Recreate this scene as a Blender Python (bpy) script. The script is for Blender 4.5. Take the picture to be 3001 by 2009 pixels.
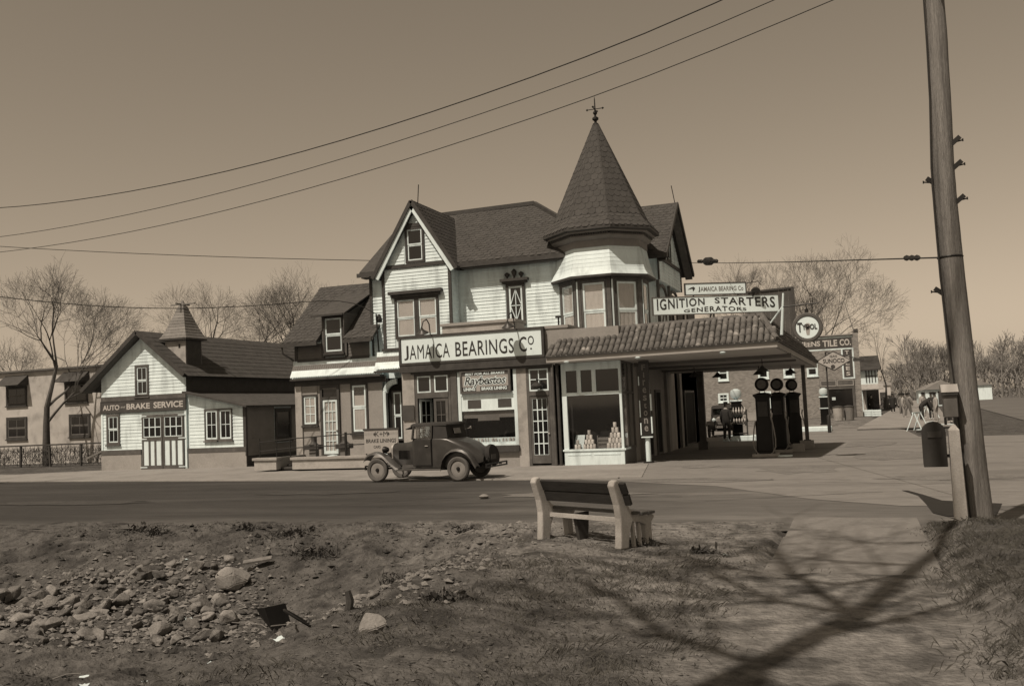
import bpy, bmesh, math, random
from mathutils import Vector, Matrix, noise
R = math.radians
for o in list(bpy.data.objects): bpy.data.objects.remove(o)
sc = bpy.context.scene
COL = sc.collection
# ------------------------------------------------------------------ camera
cd = bpy.data.cameras.new('camera'); cam = bpy.data.objects.new('camera', cd); COL.objects.link(cam)
YAW, PIT, ROL, EYE = -0.343689, 0.06886, -0.043824, 2.0
fw = Vector((math.sin(YAW)*math.cos(PIT), math.cos(YAW)*math.cos(PIT), math.sin(PIT)))
r0 = Vector((math.cos(YAW), -math.sin(YAW), 0)); u0 = r0.cross(fw)
cr = r0*math.cos(ROL)+u0*math.sin(ROL); cu = u0*math.cos(ROL)-r0*math.sin(ROL)
cam.matrix_world = Matrix(((cr.x, cu.x, -fw.x, 0), (cr.y, cu.y, -fw.y, 0), (cr.z, cu.z, -fw.z, EYE), (0, 0, 0, 1)))
cd.sensor_width = 36; cd.lens = 2805.76/3001*36; cd.clip_start = .05; cd.clip_end = 6000
sc.camera = cam
# ------------------------------------------------------------------ sky and sun
SUN = Vector((-.24, -.62, 1)).normalized()
TINT = (1.0, .84, .68)
w = bpy.data.worlds.new('World'); sc.world = w; w.use_nodes = True
nt = w.node_tree; nt.nodes.clear()
sky = nt.nodes.new('ShaderNodeTexSky'); sky.sky_type = 'NISHITA'; sky.sun_disc = False
sky.sun_elevation = math.asin(SUN.z); sky.sun_rotation = math.atan2(SUN.x, SUN.y)
sky.air_density = 1.0; sky.dust_density = 1.2; sky.ozone_density = 1.0
bw = nt.nodes.new('ShaderNodeVectorMath'); bw.operation = 'DOT_PRODUCT'; bw.inputs[1].default_value = (.45, .38, .17)   # yellow-filtered film
tn = nt.nodes.new('ShaderNodeMix'); tn.data_type = 'RGBA'; tn.blend_type = 'MULTIPLY'; tn.inputs[0].default_value = 1
tn.inputs[7].default_value = (1.0, .805, .59, 1)
bg = nt.nodes.new('ShaderNodeBackground'); bg.inputs[1].default_value = .122
ow = nt.nodes.new('ShaderNodeOutputWorld')
nt.links.new(sky.outputs[0], bw.inputs[0]); nt.links.new(bw.outputs['Value'], tn.inputs[6])
nt.links.new(tn.outputs[2], bg.inputs[0]); nt.links.new(bg.outputs[0], ow.inputs[0])
sl = bpy.data.lights.new('sun', 'SUN'); sl.energy = 4.8; sl.angle = R(.53); sl.color = (1.0, .86, .71)
so = bpy.data.objects.new('sun', sl); COL.objects.link(so)
so.rotation_euler = SUN.to_track_quat('Z', 'Y').to_euler(); so.location = (-20, -30, 60)
sc.view_settings.view_transform = 'Standard'; sc.view_settings.look = 'None'
sc.view_settings.exposure = -0.14; sc.view_settings.gamma = 1; sc.view_settings.use_curve_mapping = False
sc.render.engine = 'CYCLES'
# ------------------------------------------------------------------ materials
MATS = {}
def M(name, g, rough=.85, var=.15, scale=2.5, bump=.0, bscale=30., spec=.25, metal=0., stretch=(1, 1, 1), tint=(1, .97, .93), fine=.0, blot=None, piece=0.):
    if name in MATS: return MATS[name]
    m = bpy.data.materials.new(name); m.use_nodes = True; t = m.node_tree; N = t.nodes; L = t.links
    p = N['Principled BSDF']; p.inputs['Roughness'].default_value = rough; p.inputs['Metallic'].default_value = metal
    p.inputs['Specular IOR Level'].default_value = spec
    geo = N.new('ShaderNodeNewGeometry'); mp = N.new('ShaderNodeMapping'); mp.inputs['Scale'].default_value = stretch
    L.new(geo.outputs['Position'], mp.inputs[0])
    nz = N.new('ShaderNodeTexNoise'); nz.inputs['Scale'].default_value = scale; nz.inputs['Detail'].default_value = 6; nz.inputs['Roughness'].default_value = .62
    L.new(mp.outputs[0], nz.inputs['Vector'])
    mr = N.new('ShaderNodeMapRange'); mr.inputs[1].default_value = .25; mr.inputs[2].default_value = .75
    mr.inputs[3].default_value = 1-var; mr.inputs[4].default_value = 1+var; mr.clamp = False
    L.new(nz.outputs[0], mr.inputs[0]); val = mr.outputs[0]
    def mul(a, b):
        q = N.new('ShaderNodeMath'); q.operation = 'MULTIPLY'; L.new(a, q.inputs[0]); L.new(b, q.inputs[1]); return q.outputs[0]
    if fine:
        n2 = N.new('ShaderNodeTexNoise'); n2.inputs['Scale'].default_value = scale*14; n2.inputs['Detail'].default_value = 4
        L.new(mp.outputs[0], n2.inputs['Vector'])
        m2 = N.new('ShaderNodeMapRange'); m2.inputs[1].default_value = .3; m2.inputs[2].default_value = .7
        m2.inputs[3].default_value = 1-fine; m2.inputs[4].default_value = 1+fine; m2.clamp = False
        L.new(n2.outputs[0], m2.inputs[0]); val = mul(val, m2.outputs[0])
    if blot:                                   # (scale, low, high, factor): stains with a shape of their own
        n3 = N.new('ShaderNodeTexNoise'); n3.inputs['Scale'].default_value = blot[0]; n3.inputs['Detail'].default_value = 5
        L.new(mp.outputs[0], n3.inputs['Vector'])
        m3 = N.new('ShaderNodeMapRange'); m3.inputs[1].default_value = blot[1]; m3.inputs[2].default_value = blot[2]
        m3.inputs[3].default_value = 1; m3.inputs[4].default_value = blot[3]
        L.new(n3.outputs[0], m3.inputs[0]); val = mul(val, m3.outputs[0])
    if piece:
        oi = N.new('ShaderNodeObjectInfo'); m4 = N.new('ShaderNodeMapRange')
        m4.inputs[3].default_value = 1-piece; m4.inputs[4].default_value = 1+piece
        L.new(oi.outputs['Random'], m4.inputs[0]); val = mul(val, m4.outputs[0])
    cm = N.new('ShaderNodeVectorMath'); cm.operation = 'SCALE'
    cm.inputs[0].default_value = tuple(g*c for c in tint); L.new(val, cm.inputs['Scale'])
    L.new(cm.outputs[0], p.inputs['Base Color'])
    if bump:
        b = N.new('ShaderNodeBump'); b.inputs['Strength'].default_value = bump; b.inputs['Distance'].default_value = .02
        n5 = N.new('ShaderNodeTexNoise'); n5.inputs['Scale'].default_value = bscale; n5.inputs['Detail'].default_value = 5
        L.new(mp.outputs[0], n5.inputs['Vector']); L.new(n5.outputs[0], b.inputs['Height']); L.new(b.outputs[0], p.inputs['Normal'])
    MATS[name] = m; return m
WT = (.84, .97, 1.0)
white = M('white_paint', .74, .6, .1, 1.4, .1, 60, tint=WT, fine=.05, stretch=(2.4, 2.4, .55), blot=(1.1, .52, .7, .7), piece=.06)
signwhite = M('sign_enamel', .76, .5, .04, 1.2, tint=WT, blot=(2.2, .6, .8, .86))
dark = M('dark_trim_paint', .05, .6, .3, 4, .1, 50)
darker = M('black_paint', .012, .45, .3, 4)
brownp = M('brown_trim_paint', .085, .65, .25, 3, .1, 40, blot=(3, .55, .8, 1.4))
stucco = M('stucco', .265, .92, .1, 1.1, .5, 90, fine=.06, blot=(.9, .5, .75, .82))
stuccol = M('stucco_pale', .34, .92, .12, 1.4, .5, 90, fine=.06, blot=(2.2, .5, .7, .7))
concrete = M('concrete', .28, .9, .14, 1.2, .3, 60, fine=.08, blot=(1.5, .5, .75, .78))
shingle = M('asphalt_shingle', .062, .95, .12, 1.5, .5, 70, fine=.12, piece=.1)
shinglef = M('asphalt_shingle_field', .062, .95, .25, 3.0, .5, 70, fine=.2, blot=(7, .5, .7, .75))
tile = M('clay_roof_tile', .11, .85, .25, 3, .2, 40, fine=.15, piece=.3, blot=(2.6, .58, .66, 2.3))
oldwood = M('old_wood', .16, .9, .3, 2, .5, 30, stretch=(6, 6, .5), fine=.2)
polewood = M('pole_wood', .19, .92, .35, 2.2, 1.0, 9, stretch=(12, 12, .45), fine=.3, blot=(.5, .5, .7, .5))
greywood = M('grey_painted_wood', .13, .8, .2, 2)
asphalt = M('road_asphalt', .037, .93, .24, .42, .35, 60, stretch=(.22, 1.5, 1), fine=.16, blot=(.5, .5, .66, 1.4))
forecourtm = M('worn_pavement', .175, .93, .2, .5, .3, 60, stretch=(.35, 1.1, 1), fine=.14, blot=(.5, .5, .64, .68))
sidewalkm = M('sidewalk_concrete', .22, .93, .18, .6, .25, 60, fine=.08, blot=(.8, .5, .72, .8))
slabm = M('path_slab_concrete', .17, .93, .14, .9, .3, 50, fine=.1, blot=(1.1, .48, .68, .72))
def groundmat():
    m = M('soil', .076, .98, .28, .55, 1.0, 20, fine=.35, blot=(1.8, .5, .62, .5)); [setattr(n_.inputs['Distance'], 'default_value', .05) for n_ in m.node_tree.nodes if n_.type == 'BUMP']; t = m.node_tree; N = t.nodes; L = t.links
    p = N['Principled BSDF']; src = p.inputs['Base Color'].links[0].from_socket
    ge = N.new('ShaderNodeNewGeometry'); sp = N.new('ShaderNodeSeparateXYZ'); L.new(ge.outputs['Position'], sp.inputs[0])
    nz = N.new('ShaderNodeTexNoise'); nz.inputs['Scale'].default_value = .8; nz.inputs['Detail'].default_value = 8; nz.inputs['Roughness'].default_value = .68; L.new(ge.outputs['Position'], nz.inputs['Vector'])
    def mth(op, a, b):
        q = N.new('ShaderNodeMath'); q.operation = op
        for k, v in enumerate((a, b)):
            if isinstance(v, (int, float)): q.inputs[k].default_value = v
            else: L.new(v, q.inputs[k])
        return q.outputs[0]
    n0 = mth('MULTIPLY', mth('SUBTRACT', nz.outputs[0], .5), 6.0)
    k = mth('ADD', mth('ADD', sp.outputs[0], mth('MULTIPLY', mth('SUBTRACT', sp.outputs[1], 11.0), .75)), n0)   # worn earth towards the bench and path
    mr = N.new('ShaderNodeMapRange'); mr.inputs[1].default_value = -5.4; mr.inputs[2].default_value = -2.6; L.new(k, mr.inputs[0])
    mr2 = N.new('ShaderNodeMapRange'); mr2.inputs[1].default_value = 1.3; mr2.inputs[2].default_value = .7; L.new(sp.outputs[0], mr2.inputs[0])
    wgt = mth('MULTIPLY', mr.outputs[0], mr2.outputs[0])
    vm = N.new('ShaderNodeVectorMath'); vm.operation = 'SCALE'; L.new(src, vm.inputs[0]); L.new(mth('ADD', 1.0, mth('MULTIPLY', wgt, 1.0)), vm.inputs['Scale'])
    L.new(vm.outputs[0], p.inputs['Base Color']); return m
dirt = groundmat()
def dusty(m):                                    # the old road is paler, dustier, towards the corner and along its edge
    t = m.node_tree; N = t.nodes; L = t.links; p = N['Principled BSDF']; src = p.inputs['Base Color'].links[0].from_socket
    ge = N.new('ShaderNodeNewGeometry'); sp = N.new('ShaderNodeSeparateXYZ'); L.new(ge.outputs['Position'], sp.inputs[0])
    mp = N.new('ShaderNodeMapping'); mp.inputs['Scale'].default_value = (.35, 1.2, 1); L.new(ge.outputs['Position'], mp.inputs[0])
    nz = N.new('ShaderNodeTexNoise'); nz.inputs['Scale'].default_value = .5; nz.inputs['Detail'].default_value = 9; nz.inputs['Roughness'].default_value = .65; L.new(mp.outputs[0], nz.inputs['Vector'])
    def mth(op, a, b, c=None):
        q = N.new('ShaderNodeMath'); q.operation = op
        for k, v in enumerate((a, b, c)):
            if v is None: continue
            if isinstance(v, (int, float)): q.inputs[k].default_value = v
            else: L.new(v, q.inputs[k])
        return q.outputs[0]
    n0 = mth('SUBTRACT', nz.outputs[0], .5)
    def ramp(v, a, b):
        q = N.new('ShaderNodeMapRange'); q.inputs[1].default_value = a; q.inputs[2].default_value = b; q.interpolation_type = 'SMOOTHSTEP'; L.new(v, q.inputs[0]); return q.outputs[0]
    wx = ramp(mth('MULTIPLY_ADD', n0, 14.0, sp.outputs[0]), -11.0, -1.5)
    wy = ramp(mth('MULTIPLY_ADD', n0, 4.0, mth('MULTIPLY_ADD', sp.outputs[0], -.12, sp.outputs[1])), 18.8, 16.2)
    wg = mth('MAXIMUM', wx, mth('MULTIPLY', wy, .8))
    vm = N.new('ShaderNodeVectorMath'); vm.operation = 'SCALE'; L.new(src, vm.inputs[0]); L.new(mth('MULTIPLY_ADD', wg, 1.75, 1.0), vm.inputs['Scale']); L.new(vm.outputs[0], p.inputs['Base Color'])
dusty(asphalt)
boulderm = M('boulder_stone', .2, .95, .18, 3.5, .6, 18, fine=.15)
stone = M('field_stone', .135, .95, .3, 3.5, .6, 25, fine=.25, piece=.4, blot=(5, .5, .65, .6))
grassm = M('dry_grass', .085, .9, .35, 2, tint=(1, .97, .88), fine=.2)
ironm = M('black_iron', .02, .5, .2, 5)
steel = M('galvanised_steel', .3, .5, .15, 4, metal=.3)
bark = M('tree_bark', .075, .95, .25, 5, .4, 30)
twigm = M('bare_twigs', .1, .95, .2, 3)
carpaint = M('dusty_car_paint', .03, .3, .25, 2.2, spec=.5, fine=.1, blot=(3, .5, .75, 1.5))
carfender = M('dusty_fender_paint', .05, .34, .25, 2.2, spec=.5, fine=.1, blot=(3, .45, .7, 1.5))
fabric = M('dark_top_fabric', .035, .9, .2, 4, .2, 80)
rubber = M('dusty_tyre_rubber', .09, .9, .2, 5)
wheelp = M('dusty_wheel_disc', .2, .7, .15, 5)
curtainm = M('curtain_cloth', .4, .95, .12, 6, stretch=(3, 3, .4))
shade = M('window_shade', .36, .95, .08, 2)
interior = M('dark_interior', .012, .9, .4, 1.5)
brick = M('brick_wall', .2, .93, .15, .6, .3, 20, fine=.15, blot=(.5, .5, .75, .85))
cream = M('pale_wall_paint', .45, .9, .12, .8)
paper = M('waste_paper', .58, .9, .1, 4, tint=WT)
skin = M('skin', .35, .7, .05, 3)
clothd = M('dark_cloth', .03, .95, .2, 4)
clothl = M('pale_cloth', .27, .95, .15, 4)
clothm = M('grey_cloth', .14, .95, .15, 4)
lampm = M('lamp_shade_enamel', .04, .4, .1, 4)
globem = M('milk_glass', .58, .25, .05, 4, spec=.5, tint=WT)
tinm = M('printed_tin', .5, .4, .2, 9, spec=.5, piece=.25)
mailp = M('mailbox_paint', .035, .5, .2, 4)
boxp = M('grey_box_paint', .12, .6, .15, 4)
wirem = M('wire_insulation', .03, .8, .1, 4)
signgrey = M('faded_sign_paint', .3, .8, .12, 2)
signdark = M('dark_sign_paint', .06, .7, .2, 3)
def glassmat(name, base, mix):
    m = bpy.data.materials.new(name); m.use_nodes = True; t = m.node_tree; N = t.nodes; L = t.links
    p = N['Principled BSDF']; p.inputs['Base Color'].default_value = (base, base*.95, base*.93, 1); p.inputs['Roughness'].default_value = .06
    if mix:
        out = N['Material Output']; tr = N.new('ShaderNodeBsdfTransparent'); gl = N.new('ShaderNodeBsdfGlossy'); gl.inputs['Roughness'].default_value = .04
        lw = N.new('ShaderNodeLayerWeight'); lw.inputs[0].default_value = .5; pw = N.new('ShaderNodeMath'); pw.operation = 'POWER'; pw.inputs[1].default_value = 4
        ma = N.new('ShaderNodeMath'); ma.operation = 'MULTIPLY_ADD'; ma.inputs[1].default_value = .7; ma.inputs[2].default_value = .05; ms = N.new('ShaderNodeMixShader')
        L.new(lw.outputs['Facing'], pw.inputs[0]); L.new(pw.outputs[0], ma.inputs[0]); L.new(ma.outputs[0], ms.inputs[0]); L.new(tr.outputs[0], ms.inputs[1]); L.new(gl.outputs[0], ms.inputs[2]); L.new(ms.outputs[0], out.inputs[0])
    MATS[name] = m; return m
darkglass = glassmat('dark_window_glass', .012, False)
clear = glassmat('clear_glass', 1, True)
# ------------------------------------------------------------------ builders
ORG = {}
def V(*a): return Vector(a)
class Fr:                                       # a wall's own axes: s along, t up, n outward
    def __init__(s, o, u, n, v=(0, 0, 1)): s.o = Vector(o); s.u = Vector(u).normalized(); s.n = Vector(n).normalized(); s.v = Vector(v).normalized()
    def P(s, a, b, c=0.): return s.o+s.u*a+s.v*b+s.n*c
def front(Y): return Fr((0, Y, 0), (1, 0, 0), (0, -1, 0))
def right(X): return Fr((X, 0, 0), (0, 1, 0), (1, 0, 0))
class MB:
    def __init__(s): s.v = []; s.f = []
    def hexa(s, c):                             # 8 corners: bottom 4 ccw, top 4
        b = len(s.v); s.v += [Vector(p) for p in c]
        s.f += [tuple(b+i for i in q) for q in ((0, 3, 2, 1), (4, 5, 6, 7), (0, 1, 5, 4), (1, 2, 6, 5), (2, 3, 7, 6), (3, 0, 4, 7))]; return s
    def box(s, x0, x1, y0, y1, z0, z1):
        return s.hexa([(x0, y0, z0), (x1, y0, z0), (x1, y1, z0), (x0, y1, z0), (x0, y0, z1), (x1, y0, z1), (x1, y1, z1), (x0, y1, z1)])
    def fb(s, fr, s0, s1, t0, t1, n0, n1):
        P = fr.P; return s.hexa([P(s0, t0, n1), P(s1, t0, n1), P(s1, t0, n0), P(s0, t0, n0), P(s0, t1, n1), P(s1, t1, n1), P(s1, t1, n0), P(s0, t1, n0)])
    def bar(s, p, q, wd, ht, up=(0, 0, 1)):
        p = Vector(p); q = Vector(q); d = (q-p).normalized(); up = Vector(up)
        if abs(d.dot(up)) > .97: up = Vector((0, 1, 0)) if abs(d.y) < .9 else Vector((1, 0, 0))
        a = d.cross(up).normalized()*wd/2; b = a.cross(d).normalized()*ht/2
        return s.hexa([p-a-b, p+a-b, q+a-b, q-a-b, p-a+b, p+a+b, q+a+b, q-a+b])
    def prism(s, poly, vec):
        vec = Vector(vec); P = [Vector(p) for p in poly]; n = len(P); b = len(s.v)
        nn = Vector((0, 0, 0))
        for i in range(n): nn += P[i].cross(P[(i+1) % n])
        if nn.dot(vec) > 0: P.reverse()
        s.v += P+[p+vec for p in P]
        s.f += [tuple(range(b, b+n)), tuple(range(b+2*n-1, b+n-1, -1))]
        s.f += [(b+i, b+n+i, b+n+(i+1) % n, b+(i+1) % n) for i in range(n)]; return s
    def tube(s, pts, r, n=8, cap=True):
        pts = [Vector(p) for p in pts]; k = len(pts); rr = r if isinstance(r, (list, tuple)) else [r]*k
        b0 = len(s.v); ref = None
        for i, p in enumerate(pts):
            d = (pts[min(i+1, k-1)]-pts[max(i-1, 0)])
            d = d.normalized() if d.length > 1e-9 else Vector((0, 0, 1))
            if ref is None: ref = d.cross(Vector((0, 0, 1)) if abs(d.z) < .9 else Vector((1, 0, 0))).normalized()
            a = (ref-d*ref.dot(d)).normalized(); ref = a; c = d.cross(a)
            s.v += [p+(a*math.cos(6.28318*j/n)+c*math.sin(6.28318*j/n))*rr[i] for j in range(n)]
        for i in range(k-1):
            for j in range(n):
                A = b0+i*n; s.f.append((A+j, A+(j+1) % n, A+n+(j+1) % n, A+n+j))
        if cap: s.f += [tuple(b0+j for j in range(n-1, -1, -1)), tuple(b0+(k-1)*n+j for j in range(n))]
        return s
    def lathe(s, prof, c=(0, 0, 0), n=20, ax=(0, 0, 1), cap=True, a0=0.):
        ax = Vector(ax).normalized(); ref = Vector((1, 0, 0)) if abs(ax.x) < .9 else Vector((0, 1, 0))
        a = (ref-ax*ref.dot(ax)).normalized(); b = ax.cross(a); c = Vector(c); b0 = len(s.v); k = len(prof)
        for r, z in prof: s.v += [c+ax*z+(a*math.cos(a0+6.28318531*j/n)+b*math.sin(a0+6.28318531*j/n))*r for j in range(n)]
        for i in range(k-1):
            for j in range(n): A = b0+i*n; s.f.append((A+j, A+(j+1) % n, A+n+(j+1) % n, A+n+j))
        if cap: s.f += [tuple(b0+j for j in range(n-1, -1, -1)), tuple(b0+(k-1)*n+j for j in range(n))]
        return s
    def loft(s, rings, cap=True):
        b0 = len(s.v); n = len(rings[0]); k = len(rings)
        for q in rings: s.v += [Vector(p) for p in q]
        for i in range(k-1):
            for j in range(n): A = b0+i*n; s.f.append((A+j, A+(j+1) % n, A+n+(j+1) % n, A+n+j))
        if cap: s.f += [tuple(b0+j for j in range(n-1, -1, -1)), tuple(b0+(k-1)*n+j for j in range(n))]
        return s
    def poly(s, pts): b = len(s.v); s.v += [Vector(p) for p in pts]; s.f.append(tuple(range(b, b+len(pts)))); return s
    def mesh(s, name, mat, o=Vector((0, 0, 0)), smooth=False, fix=True):
        me = bpy.data.meshes.new(name); me.from_pydata([tuple(p-o) for p in s.v], [], s.f)
        if fix:
            bm = bmesh.new(); bm.from_mesh(me); bmesh.ops.recalc_face_normals(bm, faces=bm.faces); bm.to_mesh(me); bm.free()
        me.materials.append(mat)
        if smooth:
            for p in me.polygons: p.use_smooth = True
        return me
    def build(s, name, mat, par=None, smooth=False, bevel=0., kind=None, label=None, fix=True, loc=None):
        o = ORG.get(par.name, Vector((0, 0, 0))) if par else (Vector(loc) if loc else Vector((0, 0, 0)))
        ob = bpy.data.objects.new(name, s.mesh(name, mat, o, smooth, fix)); COL.objects.link(ob)
        if par: ob.parent = par
        elif loc: ob.location = loc
        ORG[ob.name] = o
        if smooth and smooth != 'all':
            md = ob.modifiers.new('edges', 'EDGE_SPLIT'); md.split_angle = R(35 if smooth is True else smooth)
        if bevel:
            md = ob.modifiers.new('bevel', 'BEVEL'); md.width = bevel; md.segments = 2; md.limit_method = 'ANGLE'; md.angle_limit = R(40)
        if kind: ob['kind'] = kind
        if label: ob['label'] = label
        return ob
def thing(name, label, cat, loc=(0, 0, 0), rz=0., group=None, local=False):
    o = bpy.data.objects.new(name, None); COL.objects.link(o); o.location = loc; o.rotation_euler = (0, 0, rz)
    o.empty_display_size = .2; o['label'] = label; o['category'] = cat
    if group: o['group'] = group
    ORG[o.name] = Vector((0, 0, 0)) if local else Vector(loc)
    return o
def tag(o, label, cat, group=None):
    o['label'] = label; o['category'] = cat
    if group: o['group'] = group
    return o
def copy_tree(o, par=None):
    c = o.copy(); COL.objects.link(c); c.parent = par
    for ch in list(o.children): copy_tree(ch, c)
    return c
def dup(o, loc, rz, label, group=None, scale=None):
    c = copy_tree(o); c.location = loc; c.rotation_euler = (0, 0, rz); c['label'] = label
    if group: c['group'] = group
    if scale: c.scale = (scale,)*3
    return c
def piece(name, me, par, mat4):                  # a piece that shares its mesh with its like
    ob = bpy.data.objects.new(name, me); COL.objects.link(ob); ob.parent = par
    o = ORG.get(par.name, Vector((0, 0, 0)))
    ob.matrix_basis = Matrix.Translation(-o) @ mat4; return ob
def text(par, fr, s, sx0, sx1, t0, t1, mat, n=.006, bold=.0, name='lettering', shear=0., arc=None, space=1.0, th=.004):
    cu_ = bpy.data.curves.new('txt', 'FONT'); cu_.body = s; cu_.size = 1; cu_.offset = bold; cu_.shear = shear; cu_.space_character = space
    cu_.resolution_u = 3
    ob = bpy.data.objects.new('txt', cu_); COL.objects.link(ob)
    bpy.context.view_layer.update()
    me = bpy.data.meshes.new_from_object(ob.evaluated_get(bpy.context.evaluated_depsgraph_get()))
    bpy.data.objects.remove(ob)
    xs = [v.co.x for v in me.vertices]; ys = [v.co.y for v in me.vertices]
    x0, x1, y0, y1 = min(xs), max(xs), min(ys), max(ys); mb = MB()
    pts = []
    for v in me.vertices:
        a = (v.co.x-x0)/(x1-x0); b = (v.co.y-y0)/(y1-y0)
        if arc: lo, hi = arc(a); q = fr.P(sx0+a*(sx1-sx0), lo+b*(hi-lo), n)
        else: q = fr.P(sx0+a*(sx1-sx0), t0+b*(t1-t0), n)
        pts.append(q)
    mb.v = pts; mb.f = [tuple(p.vertices) for p in me.polygons]
    bpy.data.meshes.remove(me)
    return mb.build(name, mat, par, fix=False)
def cells(fr, s0, s1, t0, t1, nx, ny, bar):       # inner rectangles of a grid of lights
    ws = (s1-s0-bar*(nx-1))/nx; hs = (t1-t0-bar*(ny-1))/ny
    return [(s0+i*(ws+bar), s0+i*(ws+bar)+ws, t0+j*(hs+bar), t0+j*(hs+bar)+hs) for j in range(ny) for i in range(nx)]
def frame_boxes(mb, fr, s0, s1, t0, t1, w_, n0, n1, wt=None, wb=None):
    wt = w_ if wt is None else wt; wb = w_ if wb is None else wb
    mb.fb(fr, s0, s0+w_, t0, t1, n0, n1).fb(fr, s1-w_, s1, t0, t1, n0, n1)
    mb.fb(fr, s0+w_, s1-w_, t1-wt, t1, n0, n1).fb(fr, s0+w_, s1-w_, t0, t0+wb, n0, n1); return mb
def window(par, fr, s0, s1, t0, t1, case=.09, casem=None, sashm=None, grid=((1, 1), (1, 1)), glass=None, cur=None, sill=True, n=.0, sash=.05, split=.5, label=None, curh=(0., 1.), cornice=0.):
    casem = casem or dark; sashm = sashm or white; glass = glass or darkglass
    mb = MB(); frame_boxes(mb, fr, s0, s1, t0, t1, case, n, n+.06)
    if cornice: mb.fb(fr, s0-.08, s1+.08, t1, t1+cornice*.5, n, n+.1).fb(fr, s0-.13, s1+.13, t1+cornice*.5, t1+cornice, n, n+.17)
    wn = mb.build('window', casem, par, label=label)
    if sill: MB().fb(fr, s0-.04, s1+.04, t0-.06, t0, n, n+.11).build('sill', casem, wn)
    a, b, c, d = s0+case, s1-case, t0+case, t1-case
    ms = c+(d-c)*split
    halves = [(c, ms, grid[1], .022), (ms, d, grid[0], .036)] if len(grid) > 1 else [(c, d, grid[0], .03)]
    for lo, hi, g, nn in halves:
        mb = MB(); frame_boxes(mb, fr, a+.002, b-.002, lo+.001, hi-.001, sash, n+.004, n+nn)
        for i in range(1, g[0]): x = a+sash+(b-a-2*sash)*i/g[0]; mb.fb(fr, x-.012, x+.012, lo+sash, hi-sash, n+.004, n+nn-.006)
        for j in range(1, g[1]):
            z = lo+sash+(hi-lo-2*sash)*j/g[1]; W = (b-a-2*sash)/g[0]
            for i in range(g[0]): mb.fb(fr, a+sash+i*W+.0125, a+sash+(i+1)*W-.0125, z-.012, z+.012, n+.004, n+nn-.006)
        so_ = mb.build('sash', sashm, wn)
        for q in cells(fr, a+sash, b-sash, lo+sash, hi-sash, g[0], g[1], .02):
            MB().fb(fr, q[0]-.004, q[1]+.004, q[2]-.004, q[3]+.004, n+nn-.018, n+nn-.014).build('pane', glass if not cur else clear, wn)
    if cur:
        MB().fb(fr, a, b, c, d, n+.0005, n+.0015).build('backing', interior, wn)
        mb = MB(); k = 9
        zt, zb = c+(d-c)*curh[1], c+(d-c)*curh[0]
        for i in range(k):
            x0_ = a+(b-a)*i/k; x1_ = a+(b-a)*(i+1)/k; e0, e1 = (.0025, .0055) if i % 2 else (.0055, .0025)
            mb.poly([fr.P(x0_, zb, n+e0), fr.P(x1_, zb, n+e1), fr.P(x1_, zt, n+e1), fr.P(x0_, zt, n+e0)])
        mb.build('curtain', cur, wn, fix=False)
    return wn
def span(poly, t):                               # s-interval of a convex polygon at height t
    xs = []
    for i in range(len(poly)):
        (a, b), (c, d) = poly[i], poly[(i+1) % len(poly)]
        if (b-t)*(d-t) <= 0 and abs(d-b) > 1e-9: xs.append(a+(c-a)*(t-b)/(d-b))
    return (min(xs), max(xs)) if len(xs) >= 2 else None
def clap(par, fr, poly, pitch, mat, holes=(), n=0., name='clapboard', proud=.026):
    lo = min(p[1] for p in poly); hi = max(p[1] for p in poly); t = lo; e = 1e-4
    while t < hi-.01:
        u = min(t+pitch, hi); A = span(poly, t+e); B = span(poly, u-e)
        if A and B:
            cuts = sorted([(h[0], h[1]) for h in holes if h[2] < u-.02 and h[3] > t+.02])
            segs = []; x = None
            edges = [(None, None)]+cuts
            cur_ = 'L'
            left = None
            pieces = []
            prev = None
            for h in cuts: pieces.append((prev, h[0])); prev = h[1]
            pieces.append((prev, None))
            for l, r in pieces:
                a0 = A[0] if l is None else max(l, A[0]); b0 = B[0] if l is None else max(l, B[0])
                a1 = A[1] if r is None else min(r, A[1]); b1 = B[1] if r is None else min(r, B[1])
                b0 = min(b0, max(b1, a0)); 
                if a1-a0 < .03: continue
                if b1 < b0: b0 = b1 = (b0+b1)/2
                P = fr.P; j = random.uniform(-.003, .003)
                MB().hexa([P(a0, t-.008, n+proud+j), P(a1, t-.008, n+proud+j), P(a1, t-.008, n), P(a0, t-.008, n), P(b0, u, n+.008), P(b1, u, n+.008), P(b1, u, n), P(b0, u, n)]).build(name, mat, par)
        t += pitch
def inpoly(poly, x, y):
    c = False
    for i in range(len(poly)):
        (a, b), (p, q) = poly[i], poly[i-1]
        if (b > y) != (q > y) and x < (p-a)*(y-b)/(q-b)+a: c = not c
    return c
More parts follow.
